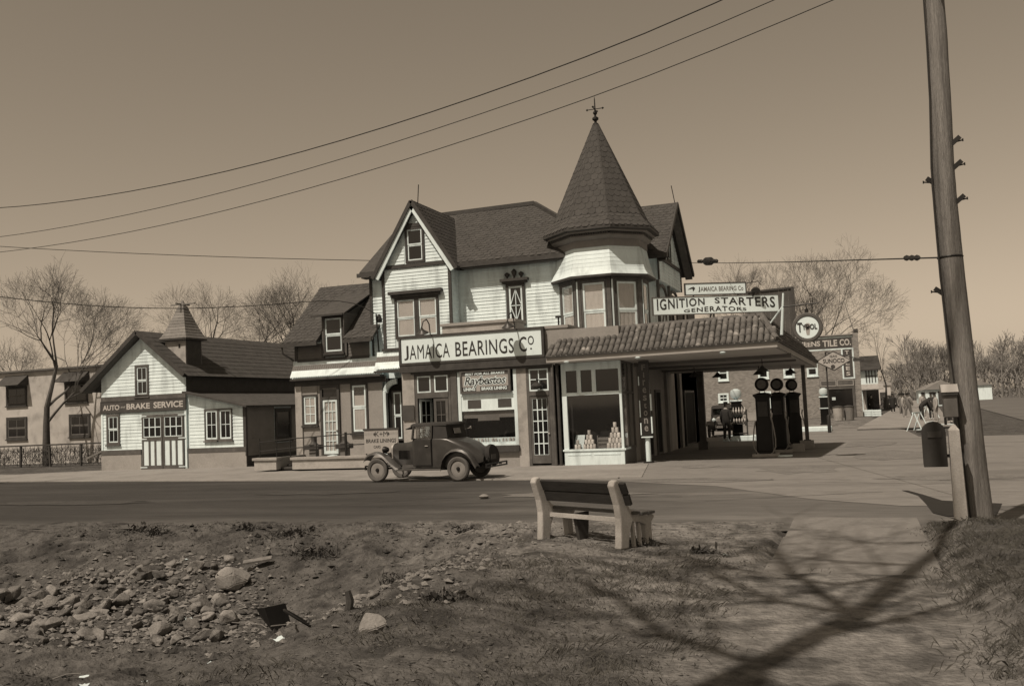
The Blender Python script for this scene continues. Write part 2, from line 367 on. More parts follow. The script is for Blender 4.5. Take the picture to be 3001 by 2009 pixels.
def shingle_field(par, A, B, poly3, mat, wd=.26, ht=.2, each=False, name='shingles', lift=.012):
    """hexagonal shingles on the plane through edge A-B (eave) and the polygon's other points"""
    A = Vector(A); B = Vector(B); P3 = [Vector(p) for p in poly3]; u = (B-A).normalized()
    far = max(P3, key=lambda p: ((p-A)-u*(p-A).dot(u)).length); v = ((far-A)-u*(far-A).dot(u)).normalized(); n = u.cross(v).normalized()
    if n.z < 0: n = -n
    pl = [((p-A).dot(u), (p-A).dot(v)) for p in P3]
    smin = min(p[0] for p in pl); smax = max(p[0] for p in pl); tmax = max(p[1] for p in pl)
    mb = MB(); shp = [(-.5, 1.25, .004), (-.5, .3, .7), (-.24, 0, 1), (.24, 0, 1), (.5, .3, .7), (.5, 1.25, .004)]
    me = None
    if each:
        m2 = MB(); m2.poly([(a*wd*.97, b*ht, c*lift) for a, b, c in shp]); bb = [(a*wd*.97, b*ht, c*lift-.012) for a, b, c in shp]
        for i in range(5): m2.poly([m2.v[i], m2.v[i+1], bb[i+1], bb[i]])
        me = m2.mesh(name, mat, fix=False)
    t = .0; row = 0
    while t < tmax:
        s = smin+(wd/2 if row % 2 else 0)
        while s < smax+wd:
            jt = random.uniform(-.014, .014); s += random.uniform(-.01, .01); tm_ = min(t+ht*.5, tmax-.01); spn = span(pl, tm_)
            if spn and s+wd*.45 > spn[0] and s-wd*.45 < spn[1]:
                whole = all(inpoly(pl, s+a*wd*.97, t+b*ht) for a, b in ((-.5, .3), (.5, .3), (-.5, 1.2), (.5, 1.2)))
                if each and whole:
                    M4 = Matrix((u, v, n)).transposed().to_4x4(); M4.translation = A+u*s+v*(t+jt)+n*.01; M4 = M4 @ Matrix.Rotation(R(random.uniform(-2.2, 2.2)), 4, 'Z')
                    piece(name, me, par, M4)
                else:
                    q = []
                    for a, b, c in shp:
                        tt = min(t+b*ht+jt, tmax-1e-3); sp2 = span(pl, max(tt, 1e-3)) or spn
                        q.append(A+u*max(sp2[0], min(sp2[1], s+a*wd*.97))+v*tt+n*(c*lift+.008))
                    b0 = len(mb.v); mb.v += q+[x-n*.014 for x in q[1:5]]; mb.f += [tuple(range(b0, b0+6)), (b0+1, b0+6, b0+7, b0+2), (b0+2, b0+7, b0+8, b0+3), (b0+3, b0+8, b0+9, b0+4)]
            s += wd
        t += ht; row += 1
    if mb.v: mb.build('edge_shingles' if each else name, mat, par, fix=False, kind='stuff')
def slab(pts, th):                               # a sloping roof sheet of some thickness
    return MB().prism(pts, (0, 0, -th))
# ------------------------------------------------------------------ the ground
random.seed(7)
def sm(a, b, x):
    t = max(0., min(1., (x-a)/(b-a))); return t*t*(3-2*t)
def nz3(x, y, s, o=0.): return noise.noise((x*s+o, y*s-o, o*.37))
def hbase(x, y):
    w_ = sm(17.2, 15.2, y)
    z = -.03 + .072*w_
    z -= .8*sm(-4.2, -7.8, x)*sm(14.9, 10.8, y)
    z += .2*sm(.72, 1.35, x)*sm(15.8, 14.0, y)
    z += .1*sm(-2.4, -3.6, x)*sm(-7.0, -4.6, x)*sm(15, 12.5, y)
    z -= .07*sm(-1.28, -1.13, x)*sm(.88, .77, x)*w_*sm(10.6, 12.6, y)*sm(16.6, 16.45, y)
    return z
def hgt(x, y):
    w_ = sm(17.2, 14.6, y)*sm(-34, -26, x)
    pathw = 1-.8*sm(-1.7, -1.1, x)*sm(1.2, .75, x)
    w2 = w_*pathw
    lump = .5+.5*sm(-3.2, -5.2, x)
    rg_ = 1-2*abs(nz3(x, y, 2.6, 14)); clod = sm(-3.5, -5.5, x)*sm(16.5, 15.3, y)
    return hbase(x, y) + w2*lump*(.1*nz3(x, y, .7, 3)+.08*nz3(x, y, 1.9, 9)+.05*nz3(x, y, 4.3, 5)+.028*nz3(x, y, 8, 2)) + clod*w_*(.045*rg_*rg_-.03+.03*max(0., nz3(x, y, 6, 31)))
def axis(lo, hi, step, far, k):
    a = [lo]; 
    while a[-1] < hi: a.append(a[-1]+step)
    l = []; s = step; p = lo
    while p > -far: s *= k; p -= s; l.append(p)
    r = []; s = step; p = a[-1]
    while p < far: s *= k; p += s; r.append(p)
    return l[::-1]+a+r
xs = axis(-14, 4, .085, 1800, 1.28); ys = axis(4.5, 17.5, .085, 2200, 1.28)
mb = MB(); nx = len(xs)
for y in ys:
    for x in xs: mb.v.append(V(x, y, hgt(x, y)))
for j in range(len(ys)-1):
    for i in range(nx-1): a = j*nx+i; mb.f.append((a, a+1, a+nx+1, a+nx))
g = mb.build('ground', dirt, smooth='all', kind='structure', fix=False)
# road along the front: its near edge is ragged where dirt spills on it
def kerbY(x): return 25.35+max(0, -8.5-x)*.155 if x > -30 else 25.35+21.5*.155
near = []
x = -140.
while x <= 60:
    near.append((x, 15.2+.35*nz3(x, 0, .35, 1)+.22*nz3(x, 3, 1.3, 4)+(.0 if x < -6 else 0))); x += .4 if -20 < x < 6 else 6
farp = [(60, 25.3), (-6, 25.3), (-8.5, 25.3), (-30, 28.65), (-140, 29.5)]
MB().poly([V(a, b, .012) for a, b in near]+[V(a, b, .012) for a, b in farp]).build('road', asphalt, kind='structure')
# corner forecourt and the side street running back between the shops
MB().poly([V(-7.3, 25.25, .018), V(-3.2, 22.6, .018), V(-1.0, 19.5, .018), V(.6, 18.2, .018), V(8, 17.4, .018), V(60, 17.4, .018), V(60, 30, .018), V(7.5, 30, .018), V(7.5, 44, .018), V(2.4, 46, .018), V(2.2, 55, .018), V(-2.2, 70, .018), V(-12, 70, .018), V(-7.3, 47, .018)]).build('forecourt', forecourtm, kind='structure')
MB().poly([V(7.4, 30, .006), V(22, 30, .006), V(46, 420, .006), V(28, 420, .006)]).build('side_street', asphalt, kind='structure')
mb = MB()
for i in range(40):                              # far pavement of the side street, in flags
    y0 = 56+i*4.2; d0 = (y0-56)*.062; d1 = (y0+4.17-56)*.062
    mb.prism([V(-.2+d0, y0, .05), V(4.6+d0, y0, .05), V(4.6+d1, y0+4.17, .05), V(-.2+d1, y0+4.17, .05)], (0, 0, .06))
mb.build('side_pavement', sidewalkm, kind='structure')
# raised sidewalk and kerb in front of the buildings
sw = thing('sidewalk', 'pale concrete sidewalk in front of the buildings', 'sidewalk'); sw['kind'] = 'structure'; del sw['category']; del sw['label']
def kl(x): return 25.3+max(0., -8.5-x)*.1558
MB().prism([V(-70, kl(-70)+.2, .0), V(-30, kl(-30)+.2, .0), V(-8.5, 25.5, .0), V(-5.6, 25.5, .0), V(-6.6, 31.2, .0), V(-24, 35.1, .0), V(-33, 35.1, .0), V(-36, 33.4, .0), V(-70, 38.6, 0)], (0, 0, .036)).build('pavement', sidewalkm, sw)
mb = MB().prism([V(-70, kl(-70), .0), V(-30, kl(-30), .0), V(-8.5, 25.3, .0), V(-6.2, 25.3, .0), V(-6.2, 25.49, .0), V(-8.5, 25.49, .0), V(-30, kl(-30)+.19, .0), V(-70, kl(-70)+.19, 0)], (0, 0, .05))
mb.build('kerb', sidewalkm, sw, bevel=.01)
# near footpath of concrete flags leading towards the camera
pt = bpy.data.objects.new('footpath', None); COL.objects.link(pt); pt['kind'] = 'structure'; ORG['footpath'] = V(0, 0, 0)
ye = [16.5, 14.35, 12.3, 10.3, 8.2, 6.1, 4.0, 1.9, -.2]
for i in range(4):
    y1, y0 = ye[i]-.006, ye[i+1]+.006; z = .022+random.uniform(-.004, .004); a, b = -1.12, .75
    MB().prism([V(a-.02*i, y0, z-.012), V(b, y0, z-.01), V(b, y1, z), V(a-.02*i, y1, z-.004)], (0, 0, -.12)).build('paving_slab', slabm, pt, bevel=.01)
# worn patches and cracks in the old paving
rp = random.Random(12); pm1 = M('patched_asphalt', .145, .93, .25, 1.2, .3, 50, fine=.2); pm2 = M('pale_patch', .05, .93, .25, 1.2, .3, 50, fine=.2); crk = M('crack_tar', .02, .9, .2, 3)
for i, (x, y, a, b, m) in enumerate(((-13.5, 22.3, 2.2, .5, pm2), (-6.2, 21.0, 1.8, .5, pm1), (-1.6, 27.4, 1.1, 1.4, pm1), (.8, 33, 1.2, 2.2, pm1), (-20, 20.2, 2.6, .5, pm2), (-3.6, 24.2, 1.5, .5, pm1), (2.5, 24.0, 2.0, .8, pm1), (-4.6, 29.3, .5, .6, pm1), (.2, 40.5, 1.0, 2.2, pm1))):
    MB().poly([V(x+a*math.cos(t*.349)*(1+.25*rp.uniform(-1, 1)), y+b*math.sin(t*.349)*(1+.25*rp.uniform(-1, 1)), .0225+i*.0004) for t in range(18)]).build('road_patch', m, kind='structure')
for i in range(12):
    x, y = rp.uniform(-16, 3), rp.uniform(18.5, 31 if i > 6 else 24.5); d = V(rp.uniform(.6, 1), rp.uniform(-.5, .5), 0).normalized(); L1 = []; L2 = []
    if x < -6.5: y = min(y, 24.4)
    for k in range(14):
        x += d.x*.28; y += d.y*.28+rp.gauss(0, .05); w_ = rp.uniform(.008, .022); L1.append(V(x, y-w_, .0265+i*.0003)); L2.append(V(x, y+w_, .0265+i*.0003))
    MB().poly(L1+L2[::-1]).build('road_crack', crk, kind='structure')
# cast shadow laid as a dark sheet on the road by the mailbox, caster unknown
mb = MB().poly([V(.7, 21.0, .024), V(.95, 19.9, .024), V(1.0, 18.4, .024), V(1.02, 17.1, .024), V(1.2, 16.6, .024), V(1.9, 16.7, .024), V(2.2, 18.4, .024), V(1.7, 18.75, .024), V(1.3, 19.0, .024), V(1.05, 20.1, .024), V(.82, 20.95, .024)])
mb.build('shadow_wedge', M('shadow_wedge_black', .014, .6, .2, 3), kind='structure')
# ------------------------------------------------------------------ the corner house
random.seed(11)
HO = V(-12.5, 33.6, 0)
house = thing('corner_house', 'white clapboard house with conical corner tower, gables and stucco shop front below', 'house', HO)
F = front
EV = 7.6
# main block
MB().box(-17.85, -7.42, 33.6, 41.0, 0, EV-.02).build('wall', white, house)
fm = F(33.6)
clap(house, fm, [(-17.8, 4.4), (-16.98, 4.4), (-16.98, EV), (-17.8, EV)], .125, white)
clap(house, fm, [(-14.02, 4.75), (-9.8, 4.75), (-9.8, EV), (-14.02, EV)], .125, white, holes=[(-12.2, -11.36, 5.0, 6.95)])
MB().fb(fm, -17.9, -17.78, 4.3, EV, 0, .05).fb(fm, -9.98, -9.86, 4.7, EV, 0, .05).build('corner_board', dark, house)
MB().fb(fm, -17.7, -9.9, EV-.22, EV-.02, 0, .04).build('frieze_board', brownp, house)
# lattice window with a cornice and three finials
wn = window(house, fm, -12.16, -11.42, 5.1, 6.68, .1, dark, white, grid=((1, 1),), sash=.07, sill=False)
mb = MB(); c0 = -11.79
for a, b in (((-.0, 5.3), (0, 6.45)), ((-.2, 5.9), (0, 6.45)), ((.2, 5.9), (0, 6.45)), ((-.2, 5.8), (0, 5.28)), ((.2, 5.8), (0, 5.28)), ((-.2, 5.85), (.2, 5.85))):
    mb.bar(fm.P(c0+a[0], a[1], .03), fm.P(c0+b[0], b[1], .03), .03, .03)
mb.build('lattice', white, wn)
MB().fb(fm, -12.28, -11.3, 6.68, 6.76, 0, .14).fb(fm, -12.34, -11.24, 6.76, 6.86, 0, .2).build('cornice', dark, wn)
for dx, h in ((-.28, .24), (0, .36), (.28, .24)):
    MB().lathe([(.05, 0), (.03, .05), (.09, h*.5), (.11, h*.7), (.05, h*.9), (.01, h)], fm.P(c0+dx, 6.862, .1), 10).build('finial', dark, wn, smooth=True)
    MB().fb(fm, c0+dx-.08, c0+dx+.08, 6.87, 6.99, .02, .05).build('white_boss', white, wn)
# front gable bay
fg = F(32.9); bl, br_ = -16.97, -14.1
MB().box(bl, br_, 32.9, 33.62, 3.6, 7.55).build('bay_wall', white, house)
MB().prism([fg.P(bl, 7.54), fg.P(br_, 7.54), fg.P(-15.53, 9.9)], (0, 1.5, 0)).build('gable_wall', white, house)
clap(house, fg, [(bl+.1, 4.5), (br_-.1, 4.5), (br_-.1, 7.5), (bl+.1, 7.5)], .125, white, holes=[(-16.5, -14.6, 4.4, 6.62)])
clap(house, fg, [(-16.95, 7.72), (-14.1, 7.72), (-15.53, 9.95)], .125, white, holes=[(-16.0, -15.1, 7.7, 9.16)])
mb = MB().fb(fg, bl-.02, bl+.1, 4.45, 7.7, 0, .05).fb(fg, br_-.1, br_+.02, 4.45, 7.6, 0, .05).fb(fg, bl+.1, br_-.1, 7.56, 7.69, 0, .06)
mb.fb(fg, bl-.08, br_-.9, 4.42, 4.52, 0, .08)
mb.fb(fg, -16.05, -15.0, 9.1, 9.24, 0, .07)
mb.build('trim_board', dark, house)
window(house, fg, -15.93, -15.13, 7.72, 9.1, .09, dark, white, sill=False)
wn = window(house, fg, -16.46, -15.55, 4.85, 6.42, .09, dark, white, cur=shade, curh=(.0, .96), sill=False, label='left sash of the wide upper window, shade half drawn')
wn = window(house, fg, -15.545, -14.64, 4.85, 6.42, .09, dark, white, cur=shade, curh=(.0, 1.), sill=False)
MB().fb(fg, -16.56, -14.54, 6.42, 6.54, 0, .12).fb(fg, -16.66, -14.44, 6.54, 6.66, 0, .22).build('window_cornice', dark, house)
fs = right(br_)                                   # the bay's right return
clap(house, fs, [(32.92, 4.6), (33.58, 4.6), (33.58, 7.5), (32.92, 7.5)], .125, white)
# roofs: main hipped roof, front cross gable
rf = slab([V(-18.1, 33.15, EV), V(-8.0, 33.15, EV), V(-12.15, 37.3, 10.4), V(-18.1, 37.3, 10.4)], .14).build('roof', shinglef, house)
shingle_field(rf, (-18.1, 33.15, EV), (-8, 33.15, EV), [V(-14.0, 33.15, EV), V(-8.0, 33.15, EV), V(-12.15, 37.3, 10.4), V(-15.6, 37.3, 10.4)], shinglef, .27, .21)
rf = slab([V(-8.0, 33.15, EV), V(-8.0, 41.4, EV), V(-12.15, 37.3, 10.4)], .14).build('roof', shinglef, house)
shingle_field(rf, (-8, 33.15, EV), (-8, 41.4, EV), [V(-8.0, 33.15, EV), V(-8.0, 41.4, EV), V(-12.15, 37.3, 10.4)], shinglef, .27, .21)
slab([V(-8.0, 41.4, EV), V(-18.1, 41.4, EV), V(-18.1, 37.3, 10.4), V(-12.15, 37.3, 10.4)], .14).build('roof', shinglef, house)
MB().bar((-17.6, 37.3, 10.42), (-12.1, 37.3, 10.46), .2, .16).bar((-12.1, 37.3, 10.46), (-8.6, 33.75, 8.06), .16, .14).build('ridge_cap', dark, house)
for a, b in ((-13.9, -8.3), (-18.2, -17.0)): MB().fb(F(33.15), a, b, EV-.2, EV-.05, -.02, .05).build('gutter', dark, house)
MB().box(-18.05, -8.3, 33.2, 33.6, EV-.24, EV-.2).build('soffit', brownp, house)
ga, gh = V(-15.52, 32.66, 10.1), 1.72
for s in (-1, 1):
    e = V(-15.52+s*gh, 32.66, 7.42 if s > 0 else 7.32)
    back = V(-15.52, 36.8, 10.1)
    eb = V(e.x, 33.4, e.z)
    rr = slab([ga, e, eb, V(e.x, 33.8, e.z+.1), back], .1).build('gable_roof', shinglef, house)
    shingle_field(rr, e, eb if s > 0 else eb, [ga, e, V(e.x, 33.3, e.z), back], shinglef, .27, .21)
    # bargeboards: dark edge, white face
    d = (e-ga)
    mb = MB().bar(ga+V(0, -.02, -.04), e+V(0, -.02, -.04)+d*.02, .05, .14, up=(s*.86, 0, .5)); mb.build('roof_edge_board', dark, house)
    mb = MB().bar(ga+V(-s*.02, .04, -.24), e+V(-s*.13, .04, -.13), .06, .17, up=(s*.86, 0, .5)); mb.build('bargeboard', white, house)
    mb = MB().bar(V(-15.53+s*.05, 32.86, 9.68), V(-15.53+s*1.42, 32.86, 7.56), .05, .12, up=(s*.86, 0, .5)); mb.build('rake_board', dark, house)
MB().tube([(-15.4, 33.0, 10.0), (-15.36, 33.05, 10.75)], .018, 6).build('lightning_rod', ironm, house)
MB().tube([(-11.6, 40.2, 8.5), (-11.6, 40.2, 11.2)], .02, 6).build('vent_pipe', ironm, house)
# right cross gable, its face turned to the side street
fx = right(-6.9); ry = 38.6
MB().box(-10, -6.9, 36.2, 41.2, 6.7, 7.56).build('gable_bay_wall', white, house)
MB().prism([fx.P(36.0, 7.55), fx.P(41.3, 7.55), fx.P(ry, 9.85)], (-2.5, 0, 0)).build('gable_wall', white, house)
clap(house, fx, [(36.3, 6.72), (41.1, 6.72), (41.1, 7.5), (36.3, 7.5)], .125, white)
clap(house, fx, [(36.1, 7.68), (41.2, 7.68), (ry, 9.9)], .125, white, holes=[(38.15, 39.05, 7.6, 9.0)])
MB().fb(fx, 36.15, 36.3, 6.7, 7.6, 0, .05).fb(fx, 41.1, 41.25, 6.7, 7.6, 0, .05).fb(fx, 36.2, 41.2, 7.54, 7.67, 0, .07).build('trim_board', dark, house)
window(house, fx, 38.2, 39.0, 7.7, 8.95, .09, dark, white, sill=False)
MB().box(-10, -7.4, 36.15, 36.2, 6.7, 7.5).build('bay_side_wall', brownp, house)
for a, b, c in ((36.4, 38.4, 6.72), (38.8, 41.0, 6.72)):     # arched brackets under the overhang
    mid = (a+b)/2; mb = MB(); k = 10
    for i in range(k):
        t0 = math.pi*i/k; t1 = math.pi*(i+1)/k; r = (b-a)/2-.05
        mb.bar(fx.P(mid-r*math.cos(t0), 6.0+.6*math.sin(t0), -.1), fx.P(mid-r*math.cos(t1), 6.0+.6*math.sin(t1), -.1), .1, .08, up=(1, 0, 0))
    mb.build('bracket_arch', brownp, house)
MB().box(-7.0, -6.9, 38.5, 38.66, 4.6, 6.7).box(-7.0, -6.9, 36.22, 36.36, 4.6, 6.7).build('porch_post', brownp, house)
for s in (-1, 1):
    e = V(-6.42, ry+s*3.2, 7.5); a = V(-6.42, ry, 10.08)
    rr = slab([a, e, V(-9.0, e.y, 7.5), V(-11.6, ry, 10.08)], .1).build('gable_roof', shinglef, house)
    if s < 0: shingle_field(rr, V(-9.0, e.y, 7.5), e, [a, e, V(-9.0, e.y, 7.5), V(-11.6, ry, 10.08)], shinglef, .27, .21)
    MB().bar(a+V(.02, 0, -.05), e+V(.02, 0, -.05), .05, .16, up=(0, s*.6, .8)).build('roof_edge_board', dark, house)
    MB().bar(a+V(-.18, 0, -.2), e+V(-.18, -s*.1, -.2), .3, .05, up=(0, s*.6, .8)).build('soffit_board', brownp, house)
MB().tube([(-6.5, ry, 10.0), (-6.62, ry, 10.8)], .018, 6).build('lightning_rod', ironm, house)
# lower walls at the back and along the side
MB().box(-17, -7.36, 41.02, 47, 0, 4.6).build('rear_wall', stucco, house)
MB().box(-13, -7.5, 41.02, 48.5, 4.62, 6.75).build('rear_wing_wall', brownp, house)
for a in (42.2, 45.0): window(house, right(-7.5), a, a+1.1, 4.9, 6.3, .1, dark, greywood)
# ------------------------------------------------------------------ octagonal tower
cornm = M('cornice_paint', .2, .7, .15, 3)
tc = V(-8.55, 34.2, 0); KA = 1/math.cos(math.pi/8)
def octa(ap, z, c=tc): return [c+V(ap*KA*math.cos(math.pi/8+math.pi/4*k), ap*KA*math.sin(math.pi/8+math.pi/4*k), z) for k in range(8)]
tw = MB().loft([octa(1.5, 4.0), octa(1.5, 7.7)]).build('tower', white, house)
def facet(k, ap):                                 # facet k looks along angle 45k
    a = math.pi/4*k; n = V(math.cos(a), math.sin(a), 0); return Fr(tc+n*ap, V(-n.y, n.x, 0), n)
hs = 1.5*math.tan(math.pi/8)
for k in (4, 5, 6, 7, 0):
    fr = facet(k, 1.5)
    MB().fb(fr, -hs, -hs+.15, 4.2, 6.55, 0, .05).fb(fr, hs-.15, hs, 4.2, 6.55, 0, .05).fb(fr, -hs+.15, hs-.15, 6.4, 6.58, 0, .05).build('corner_board', brownp, tw)
    MB().fb(fr, -hs+.0, -hs+.05, 4.2, 6.4, .052, .07).build('corner_bead', white, tw)
    window(tw, fr, -hs+.17, hs-.17, 4.4, 6.38, .05, brownp, white, cur=curtainm, sill=False, sash=.07, split=.46)
# flared skirt in overlapping courses of white shingles
n = 7
for i in range(n):
    z0 = 6.58+i*(7.62-6.58)/n; z1 = z0+(7.62-6.58)/n+.03
    f0 = 1.78-.26*(i/n)**.6; f1 = 1.78-.26*((i+1)/n)**.6
    MB().loft([octa(f0+.02, z0), octa(f1+.005, z1), octa(1.49, z1), octa(1.49, z0)], cap=False).build('shingle_course', white, tw)
MB().loft([octa(1.5, 6.5), octa(1.8, 6.5), octa(1.8, 6.575), octa(1.5, 6.575)], cap=False).build('skirt_moulding', dark, tw)
cn = MB().loft([octa(1.5, 7.6), octa(1.56, 7.6), octa(1.56, 7.84), octa(1.62, 7.86), octa(1.72, 7.95), octa(1.72, 8.02), octa(1.5, 8.02)], cap=False).build('cornice', cornm, tw)
for k in (4, 5, 6, 7, 0):
    fr = facet(k, 1.72); mb = MB()
    h2 = 1.72*math.tan(math.pi/8)
    for i in range(16): x = -h2+.06+(2*h2-.12)*i/15; mb.fb(fr, x-.022, x+.022, 8.0, 8.08, -.04, .05)
    mb.build('dentils', brownp, cn)
MB().loft([octa(1.6, 8.085), octa(1.84, 8.085), octa(1.86, 8.17), octa(1.6, 8.17)], cap=False).build('cornice_moulding', cornm, tw)
tr_ = MB().loft([octa(1.8, 8.12), octa(1.99, 8.17), octa(1.99, 8.26), octa(1.62, 8.75), octa(.09, 12.45), octa(.01, 12.47)]).build('tower_roof', shinglef, tw)
MB().loft([octa(1.84, 8.165), octa(2.0, 8.165), octa(2.0, 8.245), octa(1.84, 8.245)], cap=False).build('eave_edge', dark, tr_)
for k in range(8):
    P0 = octa(2.0, 8.26); P1 = octa(1.62, 8.75); P2 = octa(.1, 12.42)
    a, b = (k+7) % 8, k
    each = k in (4, 5, 6, 7)
    shingle_field(tr_, P1[a], P1[b], [P1[a], P1[b], P2[b], P2[a]], shingle if each else shinglef, .26, .245, each=each, name='shingle' if each else 'shingles')
    shingle_field(tr_, P0[a], P0[b], [P0[a], P0[b], P1[b], P1[a]], shinglef, .26, .22)
    MB().bar(P1[b], P2[b], .07, .02).build('hip_strip', shinglef, tr_)
top = MB().lathe([(.12, 12.3), (.11, 12.46), (.05, 12.5), (.05, 12.56), (.12, 12.62), (.12, 12.68), (.04, 12.74), (.04, 12.8), (.08, 12.85), (.08, 12.9), (.03, 12.95), (.02, 13.4), (.004, 13.5)], tc, 12).build('finial', ironm, tw, smooth=True)
mb = MB().bar(tc+V(-.3, 0, 13.02), tc+V(.3, 0, 13.02), .025, .025).bar(tc+V(0, -.3, 13.0), tc+V(0, .3, 13.0), .025, .025)
for d in ((-.3, 0), (.3, 0), (0, -.3), (0, .3)): mb.lathe([(.0, -.05), (.05, 0), (0, .05)], tc+V(d[0], d[1], 13.02), 8)
mb.build('compass_arms', ironm, top)
# ------------------------------------------------------------------ left wing
random.seed(5)
fw_ = F(33.4)
MB().box(-21.3, -17.4, 33.4, 39.0, 0, 3.6).build('wing_wall', stucco, house)
MB().box(-21.25, -17.86, 33.4, 39.0, 3.6, 5.0).build('wing_upper_wall', white, house)
MB().prism([V(-21.2, 33.4, 4.99), V(-21.2, 38.9, 4.99), V(-21.2, 36.1, 7.4)], (3.3, 0, 0)).build('wing_gable', white, house)
for a, b, y in ((-21.6, -20.0, 32.95), (-20.0, -18.82, 33.7), (-18.82, -17.5, 32.95)):
    z = 5.03+(y-32.95)*.829
    wr = slab([V(a, y, z), V(b, y, z), V(b, 36.05, 7.6), V(a, 36.05, 7.6)], .12).build('wing_roof', shinglef, house)
    shingle_field(wr, (a, y, z), (b, y, z), [V(a, y, z), V(b, y, z), V(b, 36.05, 7.6), V(a, 36.05, 7.6)], shinglef, .27, .21)
slab([V(-21.6, 39.15, 5.03), V(-17.5, 39.15, 5.03), V(-17.5, 36.05, 7.6), V(-21.6, 36.05, 7.6)], .12).build('wing_roof', shinglef, house)
for a, b in ((-21.65, -19.98), (-18.84, -17.55)): MB().fb(F(32.95), a, b, 4.86, 4.99, -.02, .06).build('wing_gutter', dark, house)
MB().tube([(-21.6, 32.95, 4.9), (-21.6, 33.0, 4.62), (-21.28, 33.3, 4.32)], .04, 6).build('downpipe', dark, house)
clap(house, fw_, [(-21.15, 4.36), (-17.9, 4.36), (-17.9, 4.95), (-21.15, 4.95)], .125, greywood, holes=[(-20.0, -18.86, 4.2, 5.2)])
MB().fb(fw_, -21.27, -21.15, 4.3, 4.98, 0, .05).fb(fw_, -21.15, -17.9, 4.25, 4.36, 0, .06).fb(fw_, -20.02, -19.9, 4.36, 5.0, 0, .06).fb(fw_, -18.96, -18.84, 4.36, 5.0, 0, .06).build('trim_board', dark, house)
# wall dormer breaking the eave
dr = MB().prism([V(-19.95, 33.3, 4.4), V(-19.95, 33.3, 6.02), V(-19.95, 35.3, 6.85), V(-19.95, 35.3, 4.4)], (1.1, 0, 0)).build('dormer', brownp, house)
slab([V(-20.2, 33.0, 6.06), V(-18.75, 33.0, 6.06), V(-18.75, 35.5, 7.16), V(-20.2, 35.5, 7.16)], .07).build('dormer_roof', shinglef, dr)
MB().box(-20.25, -18.8, 32.95, 33.0, 5.98, 6.05).build('dormer_gutter', dark, dr)
window(dr, F(33.3), -19.85, -18.97, 4.52, 5.98, .07, dark, white, sill=True, sash=.06)
fx2 = right(-18.84); mb = MB()
for i in range(9): 
    t = 5.12+i*.11; y1 = 33.1+max(.15, (t-5.05)/.83); mb.fb(fx2, 33.06, max(33.35, min(y1, 35.2)), t, t+.1, .0, .02)
mb.build('cheek_boards', greywood, dr)
# pent eave: rows of pointed shingles, white, dark and white again
def pent(x0, x1, y, off=0.):
    rows = [(4.3, 4.05, .02, .07, white), (4.12, 3.92, .06, .13, greywood), (3.99, 3.82, .11, .18, greywood), (3.9, 3.72, .16, .24, white), (3.79, 3.6, .22, .32, white)]
    for zt, zb, n0, n1, m in rows:
        mb = MB(); fr = F(y); k = int((x1-x0)/.1)
        for i in range(k):
            a = x0+(x1-x0)*i/k; b = x0+(x1-x0)*(i+1)/k-.004; c = (a+b)/2
            z = zb+off
            mb.poly([fr.P(a, zt+off, n0), fr.P(a, z+.05, n1-.01), fr.P(c, z, n1), fr.P(b, z+.05, n1-.01), fr.P(b, zt+off, n0)])
        mb.build('shingle_row', m, house, kind='stuff', fix=False)
    MB().prism([V(x0, y, 4.28+off), V(x0, y, 3.52+off), V(x0, y-.17, 3.57+off)], (x1-x0, 0, 0)).build('pent_frame', white, house)
    MB().box(x0, x1, y-.34, y-.0, 3.5+off, 3.57+off).build('pent_fascia', dark, house)
pent(-21.35, -17.3, 33.4); pent(-17.3, -15.42, 32.9, .1)
MB().fb(fw_, -21.28, -17.2, 3.28, 3.5, 0, .05).build('soffit_board', dark, house)
# ground floor of the wing
MB().fb(fw_, -21.3, -21.0, .42, 3.28, .0, .06).build('corner_pier', stuccol, house)
wn = window(house, fw_, -20.98, -20.3, 1.7, 2.92, .06, dark, white, grid=((2, 3),), cur=shade, sash=.06)
MB().fb(fw_, -20.98, -20.3, 2.93, 3.27, 0, .03).build('infill_panel', stucco, house)
dn = MB(); frame_boxes(dn, fw_, -20.15, -19.28, .45, 3.27, .1, 0, .08); dn.fb(fw_, -20.05, -19.38, 2.7, 2.8, 0, .07)
dn = dn.build('door_frame', dark, house)
MB().fb(fw_, -20.05, -19.38, 2.8, 3.1, .0, .02).build('transom_pane', darkglass, dn); MB().fb(fw_, -20.05, -19.38, 3.1, 3.17, .0, .05).build('transom_blind', greywood, dn)
def glazed_door(par, fr, s0, s1, t0, t1, nx, ny, mat, st=.09, bot=.25, gl=None, cur=None, n=.0):
    mb = MB(); frame_boxes(mb, fr, s0, s1, t0, t1, st, n, n+.05, wb=bot)
    a, b, c, d = s0+st, s1-st, t0+bot, t1-st
    for i in range(1, nx): x = a+(b-a)*i/nx; mb.fb(fr, x-.013, x+.013, c, d, n, n+.04)
    for j in range(1, ny):
        z = c+(d-c)*j/ny
        for i in range(nx): mb.fb(fr, a+(b-a)*i/nx+.0135, a+(b-a)*(i+1)/nx-.0135, z-.013, z+.013, n, n+.04)
    dd = mb.build('door', mat, par)
    for q in cells(fr, a, b, c, d, nx, ny, .026): MB().fb(fr, q[0], q[1], q[2], q[3], n+.016, n+.02).build('pane', clear if cur else (gl or darkglass), dd)
    if cur: MB().fb(fr, a, b, c, d, n+.004, n+.008).build('curtain', cur, dd)
    MB().lathe([(.0, 0), (.03, .0), (.035, .03), (.0, .06)], fr.P(s1-st*.5, t0+(t1-t0)*.45, n+.05), 10, fr.n).build('door_knob', steel, dd, smooth=True)
    return dd
glazed_door(house, fw_, -20.04, -19.39, .47, 2.69, 3, 5, white, .08, .2, cur=curtainm)
